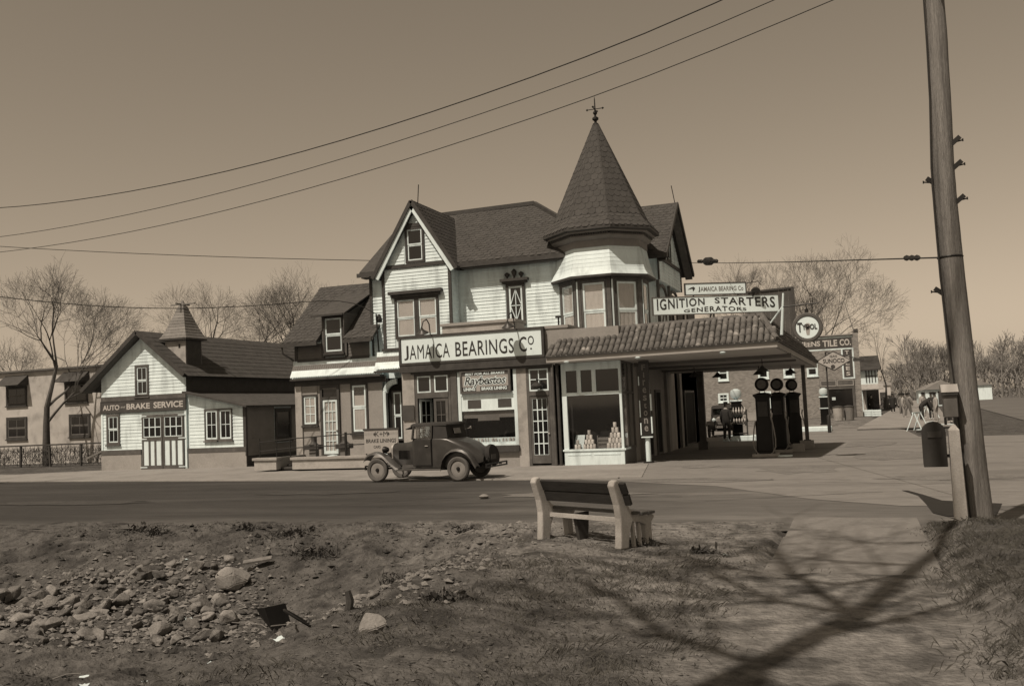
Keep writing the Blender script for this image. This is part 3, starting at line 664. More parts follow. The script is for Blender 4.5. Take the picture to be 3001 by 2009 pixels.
window(house, fw_, -18.78, -18.04, 1.32, 3.27, .07, dark, white, cur=shade, sash=.07, split=.52, curh=(0, .78))
# arched porch mouth beside the shop
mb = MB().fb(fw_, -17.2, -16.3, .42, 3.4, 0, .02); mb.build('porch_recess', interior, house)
mb = MB()
for i in range(8):
    t0 = math.pi*.5*i/8; t1 = math.pi*.5*(i+1)/8
    mb.bar(fw_.P(-17.2+.5*(1-math.cos(t0)), 2.85+.42*math.sin(t0), .1), fw_.P(-17.2+.5*(1-math.cos(t1)), 2.85+.42*math.sin(t1), .1), .2, .1, up=(0, 1, 0))
mb.fb(fw_, -17.28, -17.16, .42, 2.9, .0, .2).build('porch_arch', white, house)
window(house, F(33.36), -16.95, -16.5, 1.0, 2.9, .06, dark, white, sill=False)
MB().tube([(-17.45, 33.35, 4.3), (-17.45, 33.2, 5.9)], .03, 6).lathe([(.1, 0), (.12, .12), (.06, .3), (.0, .34)], (-17.4, 33.35, 5.6), 10).build('wire_bracket', ironm, house)
# ------------------------------------------------------------------ stucco shop front
random.seed(3)
fs_ = F(31.1)
MB().box(-15.4, -7.4, 31.9, 33.58, 0, 4.6).build('shop_body', stucco, house)
MB().box(-15.36, -7.44, 31.86, 31.895, .1, 3.5).build('shop_inner_wall', interior, house)
MB().box(-15.4, -7.36, 31.12, 33.5, 3.45, 4.62).build('shop_header', stucco, house)
MB().box(-14.1, -11.3, 31.9, 33.0, 4.62, 5.1).build('parapet', stuccol, house); MB().box(-14.16, -11.24, 31.84, 33.05, 5.1, 5.2).build('parapet_coping', concrete, house)
MB().box(-11.3, -9.15, 31.14, 33.0, 4.62, 4.68).build('parapet', stuccol, house); MB().box(-11.28, -9.1, 31.1, 33.0, 4.681, 4.78).build('parapet_coping', concrete, house)
MB().tube([(-9.75, 32.2, 4.7), (-9.75, 32.2, 5.15)], .03, 6).box(-9.85, -9.65, 32.15, 32.25, 5.13, 5.2).build('vent_pipe', ironm, house)
for a, b, c in ((-15.4, -14.92, 0), (-11.03, -10.68, 0)):
    MB().box(a, b, 31.1, 31.86, .0, 3.46).build('pier', stuccol, house)
MB().box(-13.24, -11.03, 31.14, 31.84, .0, .56).build('stall_riser', stucco, house)
MB().box(-13.3, -11.0, 31.0, 31.86, .56, .76).build('window_sill', dark, house)
MB().box(-13.5, -13.26, 31.08, 31.86, 0, 3.45).build('shop_post', brownp, house)
MB().fb(fs_, -15.4, -9.72, 3.46, 3.72, 0, .16).fb(fs_, -15.0, -9.72, 3.38, 3.455, 0, .1).build('shop_cornice', dark, house)
# double doors and their fanlight
mb = MB(); frame_boxes(mb, fs_, -14.9, -13.52, 0.02, 3.4, .09, -.06, .0); mb.fb(fs_, -14.81, -13.61, 2.52, 2.72, -.06, .02); mb.fb(fs_, -14.28, -14.14, 2.72, 3.31, -.05, -.005)
d1 = mb.build('door_frame', brownp, house)
for a, b in ((-14.81, -14.28), (-14.14, -13.61)):
    mb = MB(); frame_boxes(mb, fs_, a, b, 2.72, 3.31, .045, -.05, -.012); q = mb.build('fanlight', white, d1); MB().fb(fs_, a+.04, b-.04, 2.76, 3.27, -.04, -.036).build('pane', darkglass, q)
glazed_door(d1, fs_, -14.18, -13.63, .04, 2.5, 2, 3, brownp, .1, .9, n=-.05)
fo = Fr((-14.8, 31.2, 0), (.35, .94, 0), (.94, -.35, 0)); glazed_door(d1, fo, 0., .62, .04, 2.5, 2, 3, white, .09, .9)
# display window: painted panel, blind, dark glass
mb = MB().fb(fs_, -13.24, -13.12, .77, 3.44, -.05, -.0).fb(fs_, -11.15, -11.035, .77, 3.44, -.05, -.0).fb(fs_, -13.12, -11.15, 2.53, 2.63, -.05, .0).fb(fs_, -13.12, -11.15, .77, .83, -.05, .0)
dw = mb.build('display_window', white, house)
MB().fb(fs_, -13.12, -11.15, 1.99, 2.53, -.045, -.02).build('painted_panel', white, dw)
for a in (-12.88, -11.75): MB().fb(fs_, a, a+.5, 2.08, 2.38, -.019, -.012).build('small_placard', signdark, dw)
MB().fb(fs_, -13.12, -11.15, 1.74, 1.99, -.12, -.1).fb(fs_, -12.55, -11.75, 1.64, 1.74, -.12, -.1).build('window_blind', greywood, dw)
MB().fb(fs_, -13.12, -11.15, .83, 1.99, -.035, -.03).build('pane', clear, dw)
MB().fb(fs_, -13.12, -11.15, .83, .9, -.7, -.05).build('display_shelf', white, dw)
MB().fb(fs_, -13.1, -11.2, .9, 1.04, -.3, -.28).build('display_card', paper, dw)
mb = MB(); 
for i in range(14):
    x = -13.0+i*.13+random.uniform(-.03, .03); r = random.uniform(.025, .05); mb.lathe([(r, .9), (r*1.1, .95), (r*.5, .98+random.random()*.07)], fs_.P(x, 0, -.15-random.random()*.1), 8)
mb.build('small_wares', signgrey, dw, smooth=True)
# single glazed door
mb = MB(); frame_boxes(mb, fs_, -10.68, -9.78, .02, 3.44, .1, -.06, .0); mb.fb(fs_, -10.58, -9.88, 2.42, 2.58, -.06, .02)
d2 = mb.build('door_frame', brownp, house)
mb = MB(); frame_boxes(mb, fs_, -10.58, -9.88, 2.58, 3.34, .05, -.05, -.015); mb.fb(fs_, -10.245, -10.215, 2.63, 3.29, -.05, -.02).fb(fs_, -10.53, -10.246, 2.96, 2.99, -.05, -.02).fb(fs_, -10.214, -9.93, 2.96, 2.99, -.05, -.02)
q = mb.build('fanlight', white, d2)
for c in cells(fs_, -10.53, -9.93, 2.63, 3.29, 2, 2, .03): MB().fb(fs_, c[0], c[1], c[2], c[3], -.042, -.038).build('pane', darkglass, q)
dd = glazed_door(d2, fs_, -10.57, -9.89, .06, 2.4, 3, 5, brownp, .08, .35, n=-.05)
mb = MB()
for i in range(1, 3): x = -10.49+.52*i/3; mb.fb(fs_, x-.018, x+.018, .41, 2.32, -.01, -.004)
for j in range(1, 5): z = .41+1.91*j/5; mb.fb(fs_, -10.49, -9.97, z-.018, z+.018, -.0095, -.0045)
frame_boxes(mb, fs_, -10.5, -9.96, .4, 2.33, .02, -.009, -.005); mb.build('glazing_bars', white, dd)
for a in (-9.77, -9.6): MB().tube([(a+.06, 31.06, .02), (a+.06, 31.06, 3.46)], .055, 8).build('conduit_post', brownp if a < -9.7 else dark, house)
# white corner shop window
mb = MB().fb(fs_, -9.42, -7.36, .02, .5, -.1, .0).fb(fs_, -9.46, -7.3, .5, .56, -.1, .035)
mb.fb(fs_, -9.42, -9.26, .56, 3.46, -.1, 0).fb(fs_, -7.44, -7.36, .56, 3.46, -.1, 0).fb(fs_, -9.26, -7.44, 2.36, 2.46, -.1, 0.01).fb(fs_, -9.26, -7.44, 3.2, 3.46, -.1, 0)
for x in (-8.88, -8.36): mb.fb(fs_, x, x+.14, 2.46, 3.2, -.1, -.004)
mb.fb(fs_, -9.3, -8.5, .36, .39, 0, .012).fb(fs_, -8.4, -7.5, .36, .39, 0, .012)
cw = mb.build('corner_window', white, house)
for a, b in ((-9.26, -8.88), (-8.74, -8.36), (-8.22, -7.44)): MB().fb(fs_, a, b, 2.46, 3.2, -.06, -.05).build('pane', darkglass, cw)
MB().fb(fs_, -9.26, -7.44, .56, 2.36, -.06, -.055).build('pane', clear, cw)
MB().box(-9.38, -7.4, 31.2, 31.85, .48, .55).build('display_floor', greywood, cw)
fr7 = right(-7.36)                                # the side turned to the pumps
MB().fb(fr7, 31.2, 32.9, .02, .5, -.06, .0).build('side_riser', greywood, house)
mb = MB(); frame_boxes(mb, fr7, 31.2, 32.9, .5, 3.46, .08, -.06, .02); mb.fb(fr7, 31.28, 32.82, 2.36, 2.44, -.06, .02).fb(fr7, 32.1, 32.16, .58, 3.38, -.05, .01)
sw_ = mb.build('side_window', greywood, house); MB().fb(fr7, 31.28, 32.82, .58, 3.38, -.045, -.04).build('pane', clear, sw_); MB().fb(fr7, 31.18, 31.9, .5, .56, .02, .05).build('sill', white, sw_)
MB().box(-7.42, -7.36, 32.9, 47, 0, 4.6).build('side_wall', M('side_wall_paint', .3, .85, .15, 1.5), house)
for a, b in ((34.6, 35.6), (36.6, 37.4), (43.2, 45.6)):
    mb = MB(); frame_boxes(mb, fr7, a-.1, b+.1, .0, 2.5, .1, 0, .06); q = mb.build('side_door_frame', brownp, house); MB().fb(fr7, a, b, .02, 2.4, .0, .02).build('door', interior, q)
for a in (33.6, 38.6, 41.6): MB().fb(fr7, a, a+.5, 0, 3.6, 0, .12).build('pilaster', cornm, house)
# ------------------------------------------------------------------ signs on the shop
fsg = front(30.95)
ink = M('sign_lettering_dark', .035, .7, .2, 4)
sg = thing('shop_sign', 'long white JAMAICA BEARINGS CO sign board above the shop doors', 'sign', (-12.65, 31.0, 3.72))
MB().fb(fsg, -15.3, -10.02, 3.8, 4.68, -.1, .0).build('board', signwhite, sg)
mb = MB(); frame_boxes(mb, fsg, -15.4, -9.92, 3.72, 4.76, .085, -.12, .03); mb.build('frame', dark, sg)
text(sg, fsg, 'J', -15.2, -15.02, 3.9, 4.42, ink, bold=.008)
text(sg, fsg, 'AMAICA', -14.98, -13.42, 3.92, 4.43, ink, bold=.0, space=1.08)
text(sg, fsg, 'BEARINGS', -13.2, -11.02, 3.92, 4.44, ink, bold=.008, space=1.08)
text(sg, fsg, 'C', -10.82, -10.55, 3.94, 4.46, ink, bold=.008)
text(sg, fsg, 'O', -10.5, -10.28, 4.16, 4.47, ink, bold=.008)
text(sg, fsg, '.', -10.43, -10.36, 4.0, 4.06, ink, bold=.02)
def gooseneck(x, label):
    t = thing('sign_lamp', label, 'lamp', (x, 31.05, 4.76), group='lamps over the long shop sign')
    MB().tube([(x, 31.08, 4.72), (x, 31.0, 5.15), (x, 30.8, 5.3), (x, 30.5, 5.2), (x, 30.38, 4.98)], .022, 8).build('arm', ironm, t, smooth=True)
    MB().lathe([(.03, .0), (.05, -.05), (.08, -.1), (.22, -.2), (.225, -.22), (.2, -.2)], (x, 30.36, 4.98), 18, (0, -.35, 1)).build('lamp_shade', lampm, t, smooth=True)
    MB().lathe([(.0, -.24), (.05, -.2), (.055, -.15), (.02, -.1)], (x, 30.36, 4.98), 10, (0, -.35, 1)).build('bulb', globem, t, smooth=True)
gooseneck(-14.2, 'dark gooseneck lamp over the word JAMAICA'); gooseneck(-11.0, 'dark gooseneck lamp over the end of BEARINGS')
fry = front(31.02)
sg = thing('brake_lining_sign', 'Raybestos brake lining sign with script lettering over the display window', 'sign', (-12.2, 31.05, 2.62))
MB().fb(fry, -13.02, -11.3, 2.66, 3.37, -.06, .0).build('board', M('tan_sign_paint', .3, .8, .08, 2), sg)
mb = MB(); frame_boxes(mb, fry, -13.1, -11.22, 2.6, 3.42, .075, -.07, .03); mb.build('frame', brownp, sg)
MB().fb(fry, -13.02, -11.3, 3.22, 3.345, .0, .004).fb(fry, -12.35, -11.3, 2.68, 2.83, .0, .004).fb(fry, -13.02, -12.5, 2.68, 2.83, 0, .004).build('dark_band', signdark, sg)
text(sg, fry, 'BEST FOR ALL BRAKES', -12.9, -11.42, 3.235, 3.325, signwhite, n=.007, bold=.02, shear=.2)
text(sg, fry, 'Raybestos', -12.96, -11.36, 2.79, 3.21, signwhite, n=.008, bold=.07, shear=.3)
text(sg, fry, 'Raybestos', -12.93, -11.39, 2.81, 3.19, ink, n=.011, bold=.012, shear=.3)
text(sg, fry, 'LINING', -12.97, -12.54, 2.7, 2.81, signwhite, n=.007, bold=.03)
text(sg, fry, 'BRAKE LINING', -12.3, -11.36, 2.7, 2.81, signwhite, n=.007, bold=.03)
nb = MB().fb(front(31.07), -15.38, -14.94, 1.75, 2.3, -.02, .02).build('board', signdark)
nb.location = (0, 0, 0); nb.name = 'notice_board'; tag(nb, 'small dark notice board on the pier left of the shop doors', 'notice board')
# hanging lamp over the door
t = thing('door_lamp', 'dark round lamp hanging above the glazed single door', 'lamp', (-10.22, 30.9, 2.75))
MB().tube([(-10.22, 31.08, 2.95), (-10.22, 30.86, 2.98), (-10.22, 30.85, 2.85)], .018, 6).build('arm', ironm, t)
MB().lathe([(.03, .1), (.1, .06), (.2, -.02), (.2, -.06), (.12, -.12), (.0, -.14)], (-10.22, 30.85, 2.78), 16).build('lamp_shade', lampm, t, smooth=True)
# vertical tyre sign on its post
fsn = front(31.62)
sg = thing('tyre_sign', 'tall dark vertical Firestone sign on a white post beside the shop corner', 'sign', (-6.7, 31.75, 0))
MB().fb(fsn, -6.86, -6.53, .9, 3.42, -.12, .0).build('board', M('dark_enamel', .012, .35, .2, 3, spec=.5), sg)
mb = MB()
for a, b in ((.95, 1.35), (1.55, 2.1), (2.6, 2.9)): mb.fb(fsn, -6.895, -6.862, a, b, -.1, .01)
for a, b in ((1.0, 1.55), (1.75, 2.3)): mb.fb(fsn, -6.528, -6.49, a, b, -.1, .01)
mb.fb(fsn, -6.88, -6.5, .86, .898, -.13, .02); mb.build('worn_edge', signwhite, sg)
pal = M('faded_letter_paint', .2, .8, .2, 6)
for i, ch in enumerate('Firestone'):
    z = 3.2-i*.255; hw = {'i': .022, 't': .045, 'r': .045}.get(ch, .065); text(sg, fsn, ch, -6.695-hw, -6.695+hw, z-.09, z+.09, pal, bold=.02)
MB().tube([(-6.7, 31.75, 0), (-6.7, 31.75, .86)], .085, 10).build('post', white, sg, smooth=True)
MB().box(-6.85, -6.55, 31.6, 31.9, 0.02, .07).build('post_base', ironm, sg)
# roof signs over the canopy
A = V(-6.42, 32.35, 0); B = V(-2.38, 34.45, 0); u = (B-A).normalized(); frs = Fr(A, u, (u.y, -u.x, 0)); Ln = (B-A).length
sg = thing('roof_sign', 'white IGNITION STARTERS GENERATORS board standing over the canopy roof', 'sign', (-4.4, 33.4, 4.6))
MB().fb(frs, .03, Ln-.03, 5.0, 5.57, -.05, 0).build('board', signwhite, sg)
mb = MB(); frame_boxes(mb, frs, 0, Ln, 4.97, 5.6, .03, -.07, .012); mb.build('frame', brownp, sg)
arch1 = lambda a: (5.16+.14*math.sin(math.pi*.5*min(1, a*1.0)), 5.53)
text(sg, frs, 'IGNITION', .16, 1.86, 0, 0, ink, bold=.02, space=1.15, arc=lambda a: (5.13+.16*a, 5.54-.01*a))
text(sg, frs, 'STARTERS', 2.22, 4.4, 0, 0, ink, bold=.02, space=1.15, arc=lambda a: (5.34-.22*a, 5.53-.02*a))
text(sg, frs, 'GENERATORS', 1.1, 3.35, 0, 0, ink, bold=.02, space=1.15, arc=lambda a: (5.05, 5.14+.1*math.sin(math.pi*a)))
mb = MB()
for s in (.5, 2.2, 4.0): mb.bar(frs.P(s, 4.3, -.1), frs.P(s, 5.5, -.1), .06, .06).bar(frs.P(s, 4.3, -.9), frs.P(s, 5.4, -.1), .05, .05)
mb.build('support_frame', brownp, sg)
sg = thing('pointing_hand_sign', 'smaller white JAMAICA BEARING CO sign with a pointing arrow above the long roof sign', 'sign', (-4.4, 33.5, 5.6))
MB().fb(frs, 1.2, 3.36, 5.66, 6.02, -.05, 0).build('board', signwhite, sg)
mb = MB(); frame_boxes(mb, frs, 1.17, 3.39, 5.625, 6.055, .035, -.06, .012); mb.build('frame', dark, sg)
text(sg, frs, 'J', 1.66, 1.72, 5.74, 5.92, ink, bold=.03)
text(sg, frs, 'AMAICA BEARING Co', 1.74, 3.28, 5.76, 5.92, M('thin_red_lettering', .16, .8, .2, 5), bold=.012)
mb = MB().poly([frs.P(1.27, 5.83, .006), frs.P(1.4, 5.9, .006), frs.P(1.5, 5.93, .006), frs.P(1.55, 5.88, .006), frs.P(1.52, 5.83, .006), frs.P(1.47, 5.76, .006), frs.P(1.45, 5.86, .006)])
mb.build('arrow', ink, sg, fix=False)
MB().bar(frs.P(1.5, 5.3, -.08), frs.P(1.5, 5.65, -.08), .05, .05).bar(frs.P(3.1, 5.3, -.08), frs.P(3.1, 5.65, -.08), .05, .05).build('support_frame', brownp, sg)
t = thing('floodlight', 'small floodlight on a bracket right of the pointing arrow sign', 'lamp', tuple(frs.P(3.75, 5.6, 0)))
MB().tube([frs.P(3.4, 6.0, 0), frs.P(3.8, 6.05, .1), frs.P(3.85, 5.9, .2)], .015, 6).tube([frs.P(3.6, 5.55, 0), frs.P(3.68, 5.75, .1)], .03, 6).build('bracket', ironm, t)
MB().lathe([(.03, .05), (.1, 0), (.16, -.1), (.15, -.11), (0, -.08)], frs.P(3.68, 5.8, .12), 14, (0, .6, 1)).build('lamp_shade', lampm, t, smooth=True)
# round oil sign hung from a mast at the canopy's corner
sg = thing('round_sign', 'round white TYDOL sign in a dark ring hanging at the canopy corner', 'sign', (-1.34, 31.0, 3.6))
ft = front(30.93)
MB().lathe([(.34, .0), (.34, .05)], (-1.34, 30.95, 4.12), 40, (0, -1, 0)).build('face', signwhite, sg, smooth=True)
MB().lathe([(.34, -.06), (.45, -.06), (.46, -.02), (.46, .05), (.43, .075), (.36, .075), (.34, .04)], (-1.34, 30.95, 4.12), 40, (0, -1, 0), cap=False).build('rim', brownp, sg, smooth=True)
text(sg, Fr((0, 30.9, 0), (1, 0, 0), (0, -1, 0)), 'T', -1.64, -1.49, 3.98, 4.28, ink, n=.012, bold=.03)
text(sg, Fr((0, 30.9, 0), (1, 0, 0), (0, -1, 0)), 'YDOL', -1.5, -1.05, 4.05, 4.22, ink, n=.014, bold=.03)
mb = MB().lathe([(.0, 0), (.085, 0), (.085, .004)], (-1.33, 30.9, 4.17), 20, (0, -1, 0)); mb.prism([(-1.415, 30.9, 4.15), (-1.245, 30.9, 4.15), (-1.29, 30.9, 3.88), (-1.37, 30.9, 3.88)], (0, -.004, 0)); mb.build('emblem', M('oil_drop_emblem', .3, .8, .1, 5), sg)
MB().tube([(-1.34, 30.98, 4.57), (-1.34, 30.98, 4.86)], .02, 6).tube([(-2.03, 31.0, 4.82), (-.95, 30.98, 4.86)], .022, 6).tube([(-1.34, 30.98, 4.57), (-1.34, 30.98, 4.7)], .06, 8).build('hanger', ironm, sg)
MB().tube([(-2.13, 31.05, 3.95), (-2.0, 31.0, 5.25)], [.05, .03], 8).tube([(-2.5, 31.2, 4.3), (-2.03, 31.0, 4.85)], .025, 6).build('mast', white, sg)
# ------------------------------------------------------------------ tiled canopy
random.seed(21)
cp = thing('station_canopy', 'tile-roofed filling station canopy reaching over the pumps from the shop', 'canopy', (-5, 35, 0))
FL, FR_, BR, BL = V(-9.7, 30.4, 3.68), V(-2.25, 30.4, 3.74), V(-1.5, 40.3, 3.32), V(-7.36, 40.3, 3.42)
IL, IR, IB, IBL = V(-9.4, 31.65, 4.5), V(-2.75, 31.65, 4.62), V(-2.0, 40.0, 4.0), V(-7.36, 40.0, 4.1)
MB().loft([[FL+V(.05, .05, -.2), FR_+V(-.05, .05, -.2), BR+V(-.05, -.05, -.2), V(-7.36, 40.25, 3.22), V(-7.36, 31.2, 3.47), V(-9.65, 31.08, 3.47)], [IL, IR, IB, IBL, V(-7.36, 31.66, 4.52), V(-9.4, 31.66, 4.5)]]).build('roof_deck', M('ceiling_paint', .5, .8, .1, 1.5), cp)
mb = MB().bar(FL+V(0, .02, -.11), FR_+V(.02, .02, -.11), .05, .17).bar(FR_+V(0, .045, -.11), BR+V(0, .0, -.11), .05, .17).bar(BR+V(-.03, 0, -.11), V(-7.36, 40.3, 3.28), .05, .17)
mb.build('fascia', M('fascia_paint', .3, .7, .12, 2), cp)
MB().bar(FL+V(0, -.02, -.01), FR_+V(.02, -.02, -.01), .1, .035).bar(FR_+V(.02, 0, -.01), BR+V(.02, 0, -.01), .1, .035).build('gutter', dark, cp)
tm = MB(); k = 8; Lt, Rt = .46, .094
for e in (0, 1):
    tm.v += [V((Rt-.012*e)*math.cos(math.pi*i/k), Lt*e, (Rt-.012*e)*math.sin(math.pi*i/k)*.85+.03*(1-e)) for i in range(k+1)]
tm.f = [(i, i+1, k+2+i, k+1+i) for i in range(k)]+[tuple(range(k, -1, -1))]
tme = tm.mesh('roof_tile', tile, smooth=True, fix=False)
def tiles(a, b, c, d, pitch, rows):               # eave a-b, ridge d-c
    n = int((b-a).length/pitch)
    for i in range(n):
        q = (i+.5)/n; lo = a.lerp(b, q)
        u = (b-a).normalized(); v0 = (d-a); nn = u.cross((c-a)).normalized()
        if nn.z < 0: nn = -nn
        v = nn.cross(u).normalized()
        if v.z < 0: v = -v
        L_ = min((d-a).dot(v), (c-b).dot(v))
        for r in range(rows):
            p = lo+v*(L_*r/rows-.04)+nn*.02
            # stop at the hips
            s = (p-a).dot(u); h = (L_*r/rows)/L_; sl_ = (d-a).dot(u)*h; sr_ = (b-a).length+((c-b).dot(u))*h
            if s < sl_-.05 or s > sr_+.05: continue
            M4 = Matrix((u, v, nn)).transposed().to_4x4(); M4.translation = p
            M4 = M4 @ Matrix.Rotation(R(random.uniform(-1.2, 1.2)), 4, 'Z')
            piece('roof_tile', tme, cp, M4 @ Matrix.Diagonal((1, L_/rows/.42, 1, 1)))
tiles(FL, FR_, IR, IL, .19, 4); tiles(FR_, BR, IB, IR, .28, 4)
mb = MB(); 
def ridge(p, q):
    n = max(2, int((q-p).length/.4))
    for i in range(n): mb.tube([p.lerp(q, i/n)+V(0, 0, .0), p.lerp(q, (i+1.06)/n)+V(0, 0, .02)], [.1, .085], 8)
ridge(IL+V(0, 0, .02), IR+V(0, 0, .02)); ridge(IR+V(0, 0, .02), IB+V(0, 0, .02)); ridge(FR_+V(0, .05, .05), IR+V(0, 0, .03))
mb.build('ridge_tiles', tile, cp, smooth=True)
MB().poly([IL, IR, IB, IBL]).build('roof_top', shinglef, cp)
for x, y, r in ((-6.05, 39.6, .13), (-1.93, 38.4, .07)):
    MB().box(x-r, x+r, y-r, y+r, .02, 3.3).box(x-r-.06, x+r+.06, y-r-.06, y+r+.06, .02, .35).build('post', brownp, cp)
mb = MB()
for y in (33, 35.5, 38): mb.bar((-7.3, y, 3.36-.02*(y-33)), (-2.0, y, 3.38-.02*(y-33)), .1, .14)
mb.build('ceiling_beam', greywood, cp)
for x, y in ((-3.5, 37.5), (-2.4, 38.5), (-5.2, 38.6), (-5.7, 36.0), (-3.0, 33.5)):
    t = thing('canopy_lamp', {(-3.5, 37.5): 'pumpside bell lamp hanging midway under the canopy', (-2.4, 38.5): 'rightmost bell lamp hanging near the canopy post', (-5.2, 38.6): 'bell lamp hanging at the back of the canopy beside the tall post', (-5.7, 36.0): 'leftmost bell lamp hanging under the canopy near the shop', (-3.0, 33.5): 'bell lamp hanging under the canopy over the nearest pump'}[(x, y)], 'lamp', (x, y, 3.1), group='lamps under the canopy')
    MB().tube([(x, y, 3.5), (x, y, 3.05)], .015, 6).build('stem', ironm, t)
    MB().lathe([(.03, .08), (.06, .04), (.1, 0), (.24, -.12), (.23, -.12), (.05, .0)], (x, y, 3.02), 16).build('lamp_shade', lampm, t, smooth=True)
for x in (-9.0, -6.6, -3.9):
    t = thing('fascia_lamp', {-9.0: 'small white lamp under the fascia above the corner shop window', -6.6: 'small white lamp under the fascia beside the vertical tyre sign', -3.9: 'small white lamp under the fascia towards the pumps'}[x], 'lamp', (x, 30.5, 3.45), group='lamps along the canopy fascia')
    MB().lathe([(.0, -.06), (.06, -.05), (.1, -.01), (.1, .0), (.05, .03)], (x, 30.42, 3.48), 14).build('globe', globem, t, smooth=True)
    MB().tube([(x, 30.42, 3.5), (x, 30.5, 3.56)], .03, 6).build('bracket', ironm, t)
# ------------------------------------------------------------------ fuel pumps
random.seed(2)
isl = thing('pump_island', 'low concrete island carrying the three dark pumps', 'pump island', (-2.8, 36, 0))
for (x, y) in ((-3.07, 33.65), (-2.75, 36.0), (-2.45, 39.3)):
    MB().box(x-.42, x+.42, y-.4, y+.45, .02, .13).build('pad', concrete, isl, bevel=.02)
MB().box(-2.35, -1.95, 36.2, 36.6, .02, .3).box(-2.2, -1.7, 38.2, 38.6, .02, .32).build('concrete_block', concrete, isl)
MB().box(-2.75, -2.2, 33.35, 33.7, .02, .06).build('white_pad', white, isl)
p = thing('fuel_pump', 'nearest dark fuel pump with its hose looped to the ground', 'fuel pump', (-3.07, 33.65, .13), group='pumps on the island', local=True)
def rr(w_, d, z, r=.05):
    return [(a*(w_/2-r)+r*math.cos(t), b*(d/2-r)+r*math.sin(t), z) for (a, b, t0) in ((1, 1, 0), (-1, 1, 90), (-1, -1, 180), (1, -1, 270)) for t in (R(t0), R(t0+30), R(t0+60), R(t0+90))]
pm = M('pump_enamel', .008, .45, .25, 3, spec=.2)
MB().loft([rr(.6, .5, 0), rr(.6, .5, .06), rr(.54, .44, .1), rr(.54, .44, 1.02), rr(.5, .42, 1.1), rr(.46, .4, 1.14), rr(.46, .4, 1.85), rr(.5, .42, 1.9), rr(.62, .46, 1.96), rr(.6, .44, 2.0), rr(.2, .2, 2.06, .03)]).build('cabinet', pm, p, smooth=True)
MB().tube([(-.1, 0, 2.0), (-.06, 0, 2.2)], .014, 6).tube([(.1, 0, 2.0), (.06, 0, 2.2)], .014, 6).build('globe_stays', steel, p)
hd = MB().lathe([(0, -.09), (.18, -.09), (.228, -.05), (.235, 0), (.228, .05), (.18, .09), (0, .09)], (0, 0, 2.34), 28, (0, 1, 0)).build('round_head', pm, p, smooth=True)
MB().lathe([(0, .0), (.15, .0), (.15, .006)], (0, -.092, 2.34), 24, (0, -1, 0)).build('dial', M('dial_face', .07, .3, .3, 9), hd)
MB().box(-.16, .16, -.226, -.215, 1.25, 1.75).build('dial_panel', M('pump_panel', .03, .3, .3, 9), p)
pts = []
for i in range(22):
    t = math.pi*2*i/21; pts.append((.34*math.sin(t)*1.0 if True else 0, -.26+.02*math.cos(t), .62-.6*math.cos(t*1.0)))
pts = [(-.26, -.24, 1.1), (-.32, -.28, .8), (-.36, -.3, .45), (-.34, -.3, .2), (-.24, -.3, .02), (-.08, -.3, -.07), (.1, -.3, -.07), (.26, -.3, .03), (.36, -.3, .22), (.37, -.3, .5), (.33, -.28, .85), (.27, -.24, 1.2)]
MB().tube(pts, .021, 8).build('hose', M('hose_rubber', .2, .8, .15, 6), p, smooth=True)
MB().tube([(.27, -.24, 1.2), (.3, -.24, 1.36)], .03, 8).build('nozzle', steel, p, smooth=True)
dup(p, (-2.75, 36.0, .13), R(-6), 'middle dark fuel pump of the three under the canopy')
dup(p, (-2.45, 39.3, .13), R(20), 'farthest dark fuel pump of the three, partly hidden by the middle one')
# ------------------------------------------------------------------ cans in the corner window
can = MB().lathe([(.0, 0), (.052, 0), (.054, .01), (.054, .145), (.05, .155), (.0, .155)], (0, 0, 0), 14).mesh('oil_can', tinm, smooth=True)
def cans(x, y, n, label, gp, s=1.0):
    w_ = .112*s; h = .158*s
    for r in range(n):
        for i in range(n-r):
            o = bpy.data.objects.new('oil_can', can); COL.objects.link(o); o.location = (x+(i+r/2-(n-1)/2)*w_, y+random.uniform(-.008, .008), .551+r*h); o.scale = (s,)*3
            tag(o, label, 'oil can', gp)
cans(-7.72, 31.42, 5, 'pale oil can in the tall pyramid at the right of the corner window', 'oil cans in the tall pyramid', 1.1)
cans(-8.62, 31.42, 4, 'pale oil can in the low pyramid at the middle of the corner window', 'oil cans in the low pyramid')
cans(-9.02, 31.36, 2, 'dark-shadowed oil can in the small pile before the leaning card', 'oil cans before the card')
cdp = MB().prism([V(-9.2, 31.48, .55), V(-8.85, 31.42, .55), V(-8.8, 31.55, 1.02), V(-9.13, 31.6, 1.02)], (.0, .02, .0)).build('display_card', paper); tag(cdp, 'white display card leaning at the left of the corner window', 'card')
cr_ = thing('display_crate', 'grey crate of parts standing between the oil can pyramids', 'crate', (-8.15, 31.6, .55))
mb = MB()
for i in range(3): mb.box(-8.4, -7.95, 31.6, 31.62, .56+i*.13, .66+i*.13)
mb.build('slats', greywood, cr_); MB().box(-8.4, -8.37, 31.59, 31.8, .552, .98).box(-7.98, -7.95, 31.59, 31.8, .552, .98).build('ends', greywood, cr_)
